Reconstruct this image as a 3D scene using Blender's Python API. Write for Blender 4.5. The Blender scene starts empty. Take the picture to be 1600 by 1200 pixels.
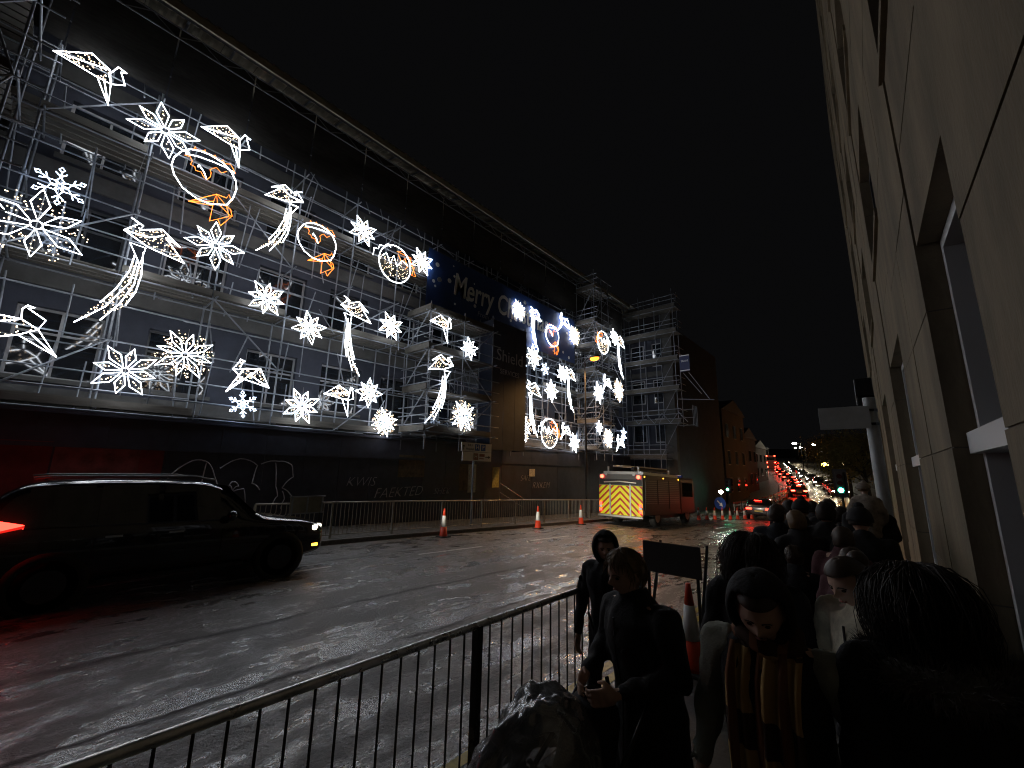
import bpy, bmesh, math, random
from math import sin, cos, pi, radians as R, sqrt, atan2
from mathutils import Vector, Matrix, noise, Euler
random.seed(7)
S = bpy.context.scene
COL = S.collection

# ------------------------------------------------------------------ camera, world, exposure
cam_d = bpy.data.cameras.new('camera'); cam = bpy.data.objects.new('camera', cam_d); COL.objects.link(cam)
fwd = Vector((-0.6495276, 0.73317093, 0.20143059)); rgt = Vector((0.75128795, 0.65961796, 0.02169252)); upv = Vector((0.11696291, -0.16542227, 0.97926256))
cm = Matrix((rgt, upv, -fwd)).transposed().to_4x4(); cm.translation = Vector((0, 0, 2.0))
cam.matrix_world = cm
cam_d.sensor_width = 36; cam_d.lens = 36 * 650 / 1600; cam_d.clip_start = 0.05; cam_d.clip_end = 3000
S.camera = cam
W = bpy.data.worlds.new('World'); S.world = W; W.use_nodes = True
bg = W.node_tree.nodes['Background']; bg.inputs[0].default_value = (0.55, 0.55, 0.6, 1); bg.inputs[1].default_value = 0.0026
S.view_settings.view_transform = 'Standard'; S.view_settings.look = 'None'; S.view_settings.gamma = 1; S.view_settings.exposure = 0.9; S.cycles.filter_width = 1.1
S.cycles.use_denoising = True; S.cycles.sample_clamp_indirect = 4; S.cycles.max_bounces = 6; S.cycles.diffuse_bounces = 2; S.cycles.glossy_bounces = 3
S.cycles.caustics_reflective = False; S.cycles.caustics_refractive = False; S.cycles.use_light_tree = True

# ------------------------------------------------------------------ helpers
TMP = bpy.data.scenes.new('bake'); TVL = TMP.view_layers[0]
def evaluated(o):
    TVL.update(); return bpy.data.meshes.new_from_object(o.evaluated_get(TVL.depsgraph))
class MB:
    def __init__(s): s.v = []; s.f = []
    def add(s, vs, fs):
        n = len(s.v); s.v += [tuple(v) for v in vs]; s.f += [tuple(i + n for i in f) for f in fs]; return s
    def box(s, c, d, rot=None):
        x, y, z = d[0] / 2, d[1] / 2, d[2] / 2
        vs = [Vector(p) for p in ((-x,-y,-z),(x,-y,-z),(x,y,-z),(-x,y,-z),(-x,-y,z),(x,-y,z),(x,y,z),(-x,y,z))]
        if rot: e = Euler(rot); vs = [e.to_matrix() @ v for v in vs]
        return s.add([v + Vector(c) for v in vs], [(0,3,2,1),(4,5,6,7),(0,1,5,4),(1,2,6,5),(2,3,7,6),(3,0,4,7)])
    def bx(s, x0, x1, y0, y1, z0, z1): return s.box(((x0+x1)/2, (y0+y1)/2, (z0+z1)/2), (abs(x1-x0), abs(y1-y0), abs(z1-z0)))
    def tube(s, pts, r, n=6, closed=False, r1=None):
        pts = [Vector(p) for p in pts]; m = len(pts); vs = []; fs = []
        for i, p in enumerate(pts):
            a = pts[(i-1) % m] if (closed or i > 0) else p; b = pts[(i+1) % m] if (closed or i < m-1) else p
            t = (b - a)
            t = t.normalized() if t.length > 1e-9 else Vector((0,0,1))
            ref = Vector((1,0,0)) if abs(t.x) < .9 else Vector((0,1,0))
            u = t.cross(ref).normalized(); w = t.cross(u)
            rr = r if r1 is None else r + (r1 - r) * i / max(1, m-1)
            for k in range(n):
                q = 2*pi*k/n; vs.append(p + (u*cos(q) + w*sin(q)) * rr)
        for i in range(m if closed else m-1):
            j = (i+1) % m
            for k in range(n): fs.append((i*n+k, i*n+(k+1)%n, j*n+(k+1)%n, j*n+k))
        if not closed: fs += [tuple(range(n-1,-1,-1)), tuple((m-1)*n+k for k in range(n))]
        return s.add(vs, fs)
    def loft(s, rings, caps=True):
        n = len(rings[0]); fs = []
        for i in range(len(rings)-1):
            for k in range(n): fs.append((i*n+k, i*n+(k+1)%n, (i+1)*n+(k+1)%n, (i+1)*n+k))
        if caps: fs += [tuple(range(n-1,-1,-1)), tuple((len(rings)-1)*n+k for k in range(n))]
        return s.add([p for r in rings for p in r], fs)
    def lathe(s, prof, n=16, c=(0,0,0), ax='z'):
        rings = []
        for r, z in prof:
            ring = []
            for k in range(n):
                q = 2*pi*k/n; p = (r*cos(q), r*sin(q), z)
                if ax == 'x': p = (z, r*cos(q), r*sin(q))
                if ax == 'y': p = (r*sin(q), z, r*cos(q))
                ring.append((p[0]+c[0], p[1]+c[1], p[2]+c[2]))
            rings.append(ring)
        return s.loft(rings)
    def ell(s, c, r, n=10, m=7):
        rings = []
        for i in range(m+1):
            a = -pi/2 + pi*i/m; cr = max(cos(a), .02)
            rings.append([(c[0]+r[0]*cr*cos(2*pi*k/n), c[1]+r[1]*cr*sin(2*pi*k/n), c[2]+r[2]*sin(a)) for k in range(n)])
        return s.loft(rings)
    def octa(s, c, r):
        x, y, z = c
        return s.add([(x+r,y,z),(x-r,y,z),(x,y+r,z),(x,y-r,z),(x,y,z+r),(x,y,z-r)], [(0,2,4),(2,1,4),(1,3,4),(3,0,4),(2,0,5),(1,2,5),(3,1,5),(0,3,5)])
    def cap(s, p0, p1, r0, r1, n=10):      # tapered capsule
        p0 = Vector(p0); p1 = Vector(p1); t = (p1-p0).normalized(); pts = []; rs = []
        for a in (.05, .45, .8): pts.append(p0 - t*r0*(1-a)); rs.append(r0*sqrt(max(0.02, 1-(1-a)**2)))
        pts.append(p0); rs.append(r0); pts.append((p0+p1)/2); rs.append((r0+r1)/2); pts.append(p1); rs.append(r1)
        for a in (.8, .45, .05): pts.append(p1 + t*r1*(1-a)); rs.append(r1*sqrt(max(0.02, 1-(1-a)**2)))
        ref = Vector((1,0,0)) if abs(t.x) < .9 else Vector((0,1,0)); u = t.cross(ref).normalized(); w = t.cross(u)
        return s.loft([[p + (u*cos(2*pi*k/n) + w*sin(2*pi*k/n))*r for k in range(n)] for p, r in zip(pts, rs)])
    def prism(s, poly, x0, x1):            # polygon in (y,z), extruded along x
        n = len(poly); vs = [(x0, y, z) for y, z in poly] + [(x1, y, z) for y, z in poly]
        return s.add(vs, [tuple(range(n-1,-1,-1)), tuple(range(n, 2*n))] + [(k, (k+1)%n, n+(k+1)%n, n+k) for k in range(n)])
    def mesh(s, name, mat=None, smooth=False):
        me = bpy.data.meshes.new(name); me.from_pydata(s.v, [], s.f); me.update()
        b = bmesh.new(); b.from_mesh(me); bmesh.ops.recalc_face_normals(b, faces=b.faces); b.to_mesh(me); b.free()
        if mat: me.materials.append(mat)
        if smooth: me.polygons.foreach_set('use_smooth', [True]*len(me.polygons))
        return me
    def build(s, name, mat, parent=None, smooth=False, bevel=0, world=False):
        return put(name, s.mesh(name, mat, smooth), parent, bevel=bevel, world=world)
def put(name, me, parent=None, loc=None, rot=None, scale=None, bevel=0, world=False):
    o = bpy.data.objects.new(name, me); COL.objects.link(o)
    if loc: o.location = loc
    if rot: o.rotation_euler = rot
    if scale: o.scale = scale
    if parent:
        o.parent = parent
        if world: o.matrix_parent_inverse = parent.matrix_basis.inverted()
    if bevel:
        m = o.modifiers.new('b', 'BEVEL'); m.width = bevel; m.segments = 2; m.limit_method = 'ANGLE'
    return o
def tag(o, label, cat, group=None, kind=None):
    if label: o['label'] = label
    if cat: o['category'] = cat
    if group: o['group'] = group
    if kind: o['kind'] = kind
    return o
def thing(name, label, cat, loc=(0,0,0), rz=0, group=None):
    o = bpy.data.objects.new(name, None); COL.objects.link(o); o.location = loc; o.rotation_euler = (0, 0, rz); o.empty_display_size = .1
    return tag(o, label, cat, group)
def struct(name, mb, mat, smooth=False):
    o = mb.build(name, mat, None, smooth); o['kind'] = 'structure'; return o
def copy_tree(o, parent=None):
    c = o.copy(); COL.objects.link(c)
    if parent: c.parent = parent
    for ch in list(o.children): copy_tree(ch, c)
    return c
UNIT = {}
def pole(name, a, b, r, mat, parent, n=6, world=True):     # a straight tube sharing one unit mesh per material
    key = (mat.name, n)
    if key not in UNIT: UNIT[key] = MB().tube([(0,0,0),(0,0,1)], 1, n).mesh('tube', mat, False); me_ = UNIT[key]; me_.polygons.foreach_set('use_smooth', [len(p.vertices) == 4 for p in me_.polygons])
    a = Vector(a); b = Vector(b); d = b - a
    o = put(name, UNIT[key], parent, a, None, (r, r, d.length), world=world)
    o.rotation_mode = 'QUATERNION'; o.rotation_quaternion = d.to_track_quat('Z', 'Y'); return o
def slab(name, x0, x1, y0, y1, z0, z1, mat, parent, world=True):   # a box sharing one unit mesh per material
    key = (mat.name, 'box')
    if key not in UNIT: UNIT[key] = MB().box((0,0,0), (1,1,1)).mesh('box', mat)
    return put(name, UNIT[key], parent, ((x0+x1)/2, (y0+y1)/2, (z0+z1)/2), None, (abs(x1-x0), abs(y1-y0), abs(z1-z0)), world=world)
def text_mesh(txt, size, mat, font_shear=0, extrude=.004, bold=0):
    c = bpy.data.curves.new('lettering', 'FONT'); c.body = txt; c.size = size; c.align_x = 'CENTER'; c.align_y = 'CENTER'; c.extrude = extrude; c.shear = font_shear; c.offset = bold
    c.resolution_u = 3
    o = bpy.data.objects.new('tmp', c); TMP.collection.objects.link(o)
    me = evaluated(o); bpy.data.objects.remove(o); me.materials.clear(); me.materials.append(mat); return me
FACE_STREET = (R(90), 0, R(90))       # text on a face whose normal is +X, reading along +Y
def baked(mb, name, mat, voxel, smooth_it=6, fold=0.0, fscale=6.0, seed=0.0, parent=None):
    o = bpy.data.objects.new('tmp', mb.mesh(name, mat)); TMP.collection.objects.link(o); m = o.modifiers.new('r', 'REMESH'); m.mode = 'VOXEL'; m.voxel_size = voxel; m.use_smooth_shade = True
    k = o.modifiers.new('s', 'SMOOTH'); k.iterations = smooth_it; k.factor = .5
    me = evaluated(o)
    bpy.data.objects.remove(o); me.materials.clear(); me.materials.append(mat)
    if fold:
        for v in me.vertices:
            p = v.co
            q = Vector((p.x*fscale+seed, p.y*fscale, p.z*fscale*.55))
            f = noise.noise(q) + .5*noise.noise(q*2.3)
            v.co = p + v.normal * f * fold
    me.polygons.foreach_set('use_smooth', [True]*len(me.polygons)); me.update()
    return put(name, me, parent)

# ------------------------------------------------------------------ materials
MATS = {}
def mat(name, col, rough=.6, metal=0, var=0, vscale=4, bump=0, bscale=30, spec=.5, coat=0, rvar=0, stretch=None):
    if name in MATS: return MATS[name]
    m = bpy.data.materials.new(name); m.use_nodes = True; nt = m.node_tree; b = nt.nodes['Principled BSDF']; MATS[name] = m
    b.inputs['Base Color'].default_value = (*col, 1); b.inputs['Roughness'].default_value = rough; b.inputs['Metallic'].default_value = metal
    b.inputs['Specular IOR Level'].default_value = spec; b.inputs['Coat Weight'].default_value = coat
    if var or bump or rvar:
        tc = nt.nodes.new('ShaderNodeTexCoord'); vec = tc.outputs['Object']
        g = nt.nodes.new('ShaderNodeNewGeometry'); vec = g.outputs['Position']
        if stretch:
            mp = nt.nodes.new('ShaderNodeMapping'); mp.inputs['Scale'].default_value = stretch; nt.links.new(vec, mp.inputs[0]); vec = mp.outputs[0]
    if var or rvar:
        n = nt.nodes.new('ShaderNodeTexNoise'); n.inputs['Scale'].default_value = vscale; n.inputs['Detail'].default_value = 6; n.inputs['Roughness'].default_value = .65
        nt.links.new(vec, n.inputs['Vector'])
        if var:
            r = nt.nodes.new('ShaderNodeMapRange'); r.inputs[1].default_value = .3; r.inputs[2].default_value = .7; r.inputs[3].default_value = 1-var; r.inputs[4].default_value = 1+var
            nt.links.new(n.outputs['Fac'], r.inputs[0])
            mx = nt.nodes.new('ShaderNodeVectorMath'); mx.operation = 'SCALE'; mx.inputs[0].default_value = col; nt.links.new(r.outputs[0], mx.inputs['Scale']); nt.links.new(mx.outputs[0], b.inputs['Base Color'])
        if rvar:
            r2 = nt.nodes.new('ShaderNodeMapRange'); r2.inputs[1].default_value = .35; r2.inputs[2].default_value = .65; r2.inputs[3].default_value = max(.03, rough-rvar); r2.inputs[4].default_value = rough+rvar
            nt.links.new(n.outputs['Fac'], r2.inputs[0]); nt.links.new(r2.outputs[0], b.inputs['Roughness'])
    if bump:
        n2 = nt.nodes.new('ShaderNodeTexNoise'); n2.inputs['Scale'].default_value = bscale; n2.inputs['Detail'].default_value = 4; nt.links.new(vec, n2.inputs['Vector'])
        bm = nt.nodes.new('ShaderNodeBump'); bm.inputs['Strength'].default_value = bump; bm.inputs['Distance'].default_value = .02; nt.links.new(n2.outputs['Fac'], bm.inputs['Height']); nt.links.new(bm.outputs[0], b.inputs['Normal'])
    return m
def emit(name, col, st):
    if name in MATS: return MATS[name]
    m = bpy.data.materials.new(name); m.use_nodes = True; b = m.node_tree.nodes['Principled BSDF']; MATS[name] = m
    b.inputs['Base Color'].default_value = (*col, 1); b.inputs['Emission Color'].default_value = (*col, 1); b.inputs['Emission Strength'].default_value = st; return m

steel = mat('galvanised_tube', (.19,.21,.24), .5, .35, var=.35, vscale=3)
board_m = mat('scaffold_board', (.075,.07,.06), .8, var=.3, vscale=5, stretch=(1,.3,4))
white_l = emit('white_rope_light', (.86,.92,1), 9); cool_l = emit('cool_rope_light', (.62,.76,1), 6); orange_l = emit('orange_rope_light', (1,.22,.03), 1.9)
fairy_l = emit('warm_fairy_light', (1,.74,.48), 3.2); fairy_w = emit('white_fairy_light', (.95,.95,1), 9)
black_metal = mat('black_painted_metal', (.02,.02,.022), .35, .2, var=.3, vscale=8)
glass_m = mat('dark_window_glass', (.012,.015,.02), .06, 0, spec=.8)
white_paint = mat('white_paint', (.75,.75,.73), .5, var=.1, vscale=3)

# ------------------------------------------------------------------ ground
HP = [(-80,0),(-5,0),(4,0),(8,-.1),(20,-.5),(34,-1.0),(42,-1.05),(50,-.8),(60,-.35),(80,.45),(120,2.3),(180,5.0),(240,8.0),(330,13),(900,40)]
XC = [(-80,-7.05),(24,-7.05),(36,-6.5),(48,-5.7),(60,-5.9),(80,-9),(120,-17.3),(180,-28),(240,-37),(330,-50),(900,-140)]
XL = [(-80,-11.9),(24,-11.9),(34,-10.4),(48,-9.9),(60,-10.0),(80,-13),(120,-21.3),(180,-32),(240,-41),(330,-54),(900,-144)]
def lerp(T, y):
    for (a, va), (b, vb) in zip(T, T[1:]):
        if y <= b:
            k = min(1, max(0, (y-a)/(b-a))); return va + (vb-va)*k
    return T[-1][1]
def sm(T, y, w=3.0): return sum(lerp(T, y+d) for d in (-w,-w/2,0,w/2,w)) / 5
def hz(y): return sm(HP, y)
def xl(y): return sm(XL, y)
def xr(y): return 2*sm(XC, y) - xl(y) if y > 24 else -2.2
YS = [-40,-30,-20,-12,-8] + [-6+.75*i for i in range(74)] + [50+3*i for i in range(24)] + [122+8*i for i in range(20)] + [300,340,400,500,700,900]
def strip(name, fa, fb, dz, mat_, nx=1, y0=-1e9, y1=1e9):
    mb = MB(); ys = [y for y in YS if y0 <= y <= y1]
    for y in ys:
        for i in range(nx+1): mb.v.append((fa(y) + (fb(y)-fa(y))*i/nx, y, hz(y)+dz))
    for j in range(len(ys)-1):
        for i in range(nx): a = j*(nx+1)+i; mb.f.append((a, a+1, a+nx+2, a+nx+1))
    return mb
# wet asphalt
asph = bpy.data.materials.new('wet_asphalt'); asph.use_nodes = True; nt = asph.node_tree; B = nt.nodes['Principled BSDF']
g = nt.nodes.new('ShaderNodeNewGeometry')
def nz(scale, detail=4, stretch=None, rough=.6):
    n = nt.nodes.new('ShaderNodeTexNoise'); n.inputs['Scale'].default_value = scale; n.inputs['Detail'].default_value = detail; n.inputs['Roughness'].default_value = rough
    if stretch:
        mp = nt.nodes.new('ShaderNodeMapping'); mp.inputs['Scale'].default_value = stretch; nt.links.new(g.outputs['Position'], mp.inputs[0]); nt.links.new(mp.outputs[0], n.inputs['Vector'])
    else: nt.links.new(g.outputs['Position'], n.inputs['Vector'])
    return n
def mr(src, a, b, c, d):
    r = nt.nodes.new('ShaderNodeMapRange'); r.inputs[1].default_value = a; r.inputs[2].default_value = b; r.inputs[3].default_value = c; r.inputs[4].default_value = d; nt.links.new(src, r.inputs[0]); return r.outputs[0]
n1 = nz(.9, 6, (1.6, .16, 1)); n2 = nz(30, 4, (1, .8, 1), .7); n3 = nz(15, 5, (1, .6, 1)); n4 = nz(.35, 4, (2.2, .25, 1))
col = nt.nodes.new('ShaderNodeMix'); col.data_type = 'RGBA'; col.inputs[6].default_value = (.012,.012,.013,1); col.inputs[7].default_value = (.05,.049,.047,1)
nt.links.new(mr(n2.outputs['Fac'], .35, .65, 0, 1), col.inputs[0]); nt.links.new(col.outputs[2], B.inputs['Base Color'])
n5 = nz(1.1, 5, (1.5, .13, 1), .6); n6 = nz(3.2, 5, (1.2, .5, 1), .65); n7 = nz(38, 4, (1, .55, 1), .7)
def mth(op, a, b):
    q = nt.nodes.new('ShaderNodeMath'); q.operation = op
    for k, v in enumerate((a, b)):
        if isinstance(v, (int, float)): q.inputs[k].default_value = v
        else: nt.links.new(v, q.inputs[k])
    return q.outputs[0]
# wheel tracks and the gutter hold standing water: streaks along the street, broken up by patches
wet = mth('ADD', mr(n5.outputs['Fac'], .40, .56, .05, .85), mr(n6.outputs['Fac'], .45, .60, -.6, .5))
sxr = nt.nodes.new('ShaderNodeSeparateXYZ'); nt.links.new(g.outputs['Position'], sxr.inputs[0])
xw_ = mth('ADD', sxr.outputs['X'], mr(nz(1.3, 4).outputs['Fac'], 0, 1, -.16, .16))
def seam(x0, w): return mr(mth('ABSOLUTE', mth('ADD', xw_, -x0), 0), 0, w, 1, 0)
rut = mth('MULTIPLY', seam(-5.05, .20), mr(nz(2.0, 5, (1, .6, 1)).outputs['Fac'], .42, .56, 0, 1)); tar = mth('MULTIPLY', mth('MAXIMUM', seam(-6.6, .11), mth('MAXIMUM', seam(-9.9, .12), seam(-4.85, .07))), mr(nz(1.6, 5, (1, .5, 1)).outputs['Fac'], .4, .52, 0, 1))
wet = mth('ADD', wet, mth('MULTIPLY', rut, 2.0)); wet = mth('SUBTRACT', wet, mth('MULTIPLY', tar, 1.5))
tcol = nt.nodes.new('ShaderNodeMix'); tcol.data_type = 'RGBA'; tcol.inputs[7].default_value = (.006,.006,.006,1); nt.links.new(tar, tcol.inputs[0]); nt.links.new(col.outputs[2], tcol.inputs[6]); nt.links.new(tcol.outputs[2], B.inputs['Base Color'])
nt.links.new(mth('SUBTRACT', .9, mth('MULTIPLY', tar, .8)), B.inputs['Specular IOR Level'])
wetc = nt.nodes.new('ShaderNodeClamp'); nt.links.new(wet, wetc.inputs[0]); wet = wetc.outputs[0]
nt.links.new(mr(wet, 0, 1, .52, .24), B.inputs['Roughness']); nt.links.new(mr(wet, 0, 1, .10, 1), B.inputs['Coat Weight']); nt.links.new(mr(wet, 0, 1, .40, .11), B.inputs['Coat Roughness'])
bm1 = nt.nodes.new('ShaderNodeBump'); bm1.inputs['Strength'].default_value = 1; bm1.inputs['Distance'].default_value = .05; nt.links.new(n2.outputs['Fac'], bm1.inputs['Height'])
bm2 = nt.nodes.new('ShaderNodeBump'); bm2.inputs['Distance'].default_value = .03; nt.links.new(n7.outputs['Fac'], bm2.inputs['Height']); nt.links.new(mr(wet, 0, 1, .7, .12), bm2.inputs['Strength'])
bm3 = nt.nodes.new('ShaderNodeBump'); bm3.inputs['Strength'].default_value = .5; bm3.inputs['Distance'].default_value = .035; nt.links.new(n3.outputs['Fac'], bm3.inputs['Height']); nt.links.new(bm2.outputs[0], bm3.inputs['Normal'])
nt.links.new(bm1.outputs[0], B.inputs['Normal']); nt.links.new(bm3.outputs[0], B.inputs['Coat Normal']); B.inputs['Coat IOR'].default_value = 2.1; B.inputs['IOR'].default_value = 1.6

earth = mat('dark_ground', (.03,.03,.028), .9, var=.3, vscale=.5)
paving = mat('wet_paving', (.07,.068,.064), .45, var=.25, vscale=6, bump=.25, bscale=25, rvar=.15)
kerb_m = mat('granite_kerb', (.16,.155,.15), .5, var=.3, vscale=9, rvar=.12)
struct('ground', strip('g', lambda y: -400, lambda y: 300, -.30, earth), earth)
struct('road', strip('road', lambda y: xl(y)-.02, lambda y: xr(y)+.02, -.12, asph, 4), asph, True)
fp = struct('pavement_far_side', strip('p', lambda y: xl(y)-6 if y < 31 else xl(y)-3, lambda y: xl(y)-.14, 0, paving), paving)
npv = struct('pavement_near_side', strip('p', lambda y: xr(y)+.14, lambda y: (3.5 if y < 60 else xr(y)+3.5), 0, paving), paving)
# kerb stones, each a piece of its own near the camera
kerb_me = MB().bx(-.07,.07,-.448,.448,-.14,.004).mesh('kerb_stone', kerb_m)
for side, par in ((0, fp), (1, npv)):
    k = 0
    for i in range(52):
        y = -6 + i*.91
        x = (xl(y)-.07) if side == 0 else (xr(y)+.07)
        put('kerb_stone', kerb_me, par, (x, y, hz(y)), (-atan2(hz(y)-hz(y+.5), .5), 0, 0))
# road markings
yel = mat('worn_yellow_line', (.42,.33,.05), .45, var=.4, vscale=12); wht = mat('worn_white_line', (.5,.5,.48), .45, var=.4, vscale=10)
for dx in (.25, .42):
    struct('yellow_line', strip('y', lambda y: xr(y)-dx-.05, lambda y: xr(y)-dx+.05, -.116, yel, 1, -8, 40), yel)
for y0 in (-2.0, 2.4, 7.0, 11.6, 16.2, 30, 36, 42, 50, 60):
    mb = MB(); y1 = y0 + 2.3
    for xo in (.05,):
        ys = [y0 + (y1-y0)*i/4 for i in range(5)]
        for y in ys:
            xx = sm(XC, y) - 2.25
            mb.v += [(xx-.05, y, hz(y)-.116), (xx+.05, y, hz(y)-.116)]
        for j in range(4): mb.f.append((2*j, 2*j+1, 2*j+3, 2*j+2))
    struct('lane_marking', mb, wht)
iron = mat('cast_iron', (.03,.03,.03), .35, .6, bump=.4, bscale=60)
for x, y, label in ((-5.6, 13.2, 'round iron manhole cover set in the wet road'), (-8.4, 15.6, 'square iron access cover in the road before the fire engine')):
    t = thing('manhole_cover', label, 'manhole', (x, y, hz(y)-.122)); s = atan2(hz(y+.5)-hz(y-.5), 1); t.rotation_euler = (s, 0, 0)
    if x > -6: MB().lathe([(.32,0),(.32,.008),(.0,.008)], 20).build('lid', iron, t); MB().lathe([(.4,0),(.4,.006),(.33,.006),(.33,0)], 20).build('frame', iron, t)
    else: MB().box((0,0,.004),(.5,.9,.008)).build('lid', iron, t); MB().box((0,0,.002),(.62,1.02,.006)).build('frame', iron, t)

# ------------------------------------------------------------------ the scaffolded building across the street
XF = -16.4           # wall face
stone_d = mat('grey_render', (.026,.030,.044), .85, var=.3, vscale=1.2, bump=.2, bscale=12)
stone_l = mat('pale_stone_band', (.06,.06,.058), .8, var=.22, vscale=2.5)
frame_w = mat('grey_white_window_frame', (.25,.25,.26), .5)
frame_d = mat('dark_window_frame', (.05,.05,.055), .5)
bl = thing('office_building', 'long grey office block wrapped in scaffolding and hung with lights', 'building', (XF, 14, 0))
wins = []
MBw = MB(); Y0, Y1 = -7, 33
bays = [-6.2 + 2.65*i for i in range(15)]
floors = [(4.1,6.0),(7.3,9.2),(10.4,12.2)]
zs = [-1.5] + [z for f_ in floors for z in f_] + [15.0]
for i in range(0, len(zs), 2): MBw.bx(XF-.4, XF, Y0, Y1, zs[i], zs[i+1])
for z0, z1 in floors:
    e = [Y0] + [v for b in bays for v in (b, b+1.7)] + [Y1]
    for i in range(0, len(e), 2): MBw.bx(XF-.4, XF-.002, e[i], e[i+1], z0, z1)
MBw.build('wall', stone_d, bl, world=True)
slab('back_wall', XF-9, XF-.9, Y0, Y1, -1.5, 14.9, mat('dark_interior', (.02,.02,.02), .9), bl)
for z in (3.35, 6.55, 9.65, 12.7):
    o = slab('stone_band', XF, XF+.09, Y0, Y1, z, z+.5, stone_l, bl)
for k, (z0, z1) in enumerate(floors):
    for i, b in enumerate(bays):
        fr = MB(); w0, w1 = b, b+1.7
        fr.bx(XF-.28,XF-.2,w0,w0+.07,z0,z1).bx(XF-.28,XF-.2,w1-.07,w1,z0,z1).bx(XF-.28,XF-.2,w0+.07,w1-.07,z0,z0+.07).bx(XF-.28,XF-.2,w0+.07,w1-.07,z1-.07,z1).bx(XF-.275,XF-.205,(w0+w1)/2-.03,(w0+w1)/2+.03,z0+.07,z1-.07).bx(XF-.274,XF-.206,w0+.07,w1-.07,z0+1.2,z0+1.26)
        fo = fr.build('window', frame_w if (i+k) % 3 else frame_d, bl, world=True)
        pn = MB().bx(XF-.25,XF-.24,w0+.05,w1-.05,z0+.05,z1-.05).build('pane', glass_m, None); pn.parent = fo
        slab('window_sill', XF-.1, XF+.1, w0-.08, w1+.08, z0-.12, z0-.002, stone_l, bl)
        if k < 3 and (i*3+k) % 4 == 0: slab('blind', XF-.36, XF-.34, w0+.1, w1-.1, z0+.7, z1-.1, stone_l, bl)
# temporary roof: corrugated eaves strip and lattice beams above
eaves_m = mat('corrugated_roof_sheet', (.34,.31,.24), .6, .2, var=.25, vscale=2)
net = mat('black_debris_netting', (.03,.029,.027), .9, var=.45, vscale=3, stretch=(1,1,6))
rf = thing('temporary_roof', 'pale corrugated temporary roof edge running along the scaffold top', 'roof', (-15, 14, 15.5))
mb = MB(); yy = -7.0; k = 0
sheet = MB()
n = 40; rows = []
for i in range(n+1):
    u = i/n*1.0; w = .035*(1 if i % 4 in (0,1) else -1)
    rows.append((u, w))
for i in range(n): 
    pass
for j in range(40):
    y0 = -7 + j; mbb = MB(); vs = []
    for i in range(13):
        y = y0 + i/12*.99; w = .03*(1 if (i//2) % 2 == 0 else -1)
        vs += [(-14.2, y, 15.5+w), (-17.5, y, 16.3+w)]
    mbb.add(vs, [(2*i, 2*i+1, 2*i+3, 2*i+2) for i in range(12)])
    if j == 0: sheet_me = mbb.mesh('roof_sheet', eaves_m); put('roof_sheet', sheet_me, rf, world=True)
    else: put('roof_sheet', sheet_me, rf, (0, j, 0), world=True)
slab('eaves_fascia', -14.26, -14.2, -7, 30.4, 15.2, 15.46, eaves_m, rf)
slab('gutter', -14.4, -14.27, -7, 30.4, 15.22, 15.34, black_metal, rf)
for i in range(30):
    y = -6.5 + i*1.25
    pole('rafter', (-14.3, y, 15.42), (-17.4, y, 16.2), .04, steel, rf)

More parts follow.
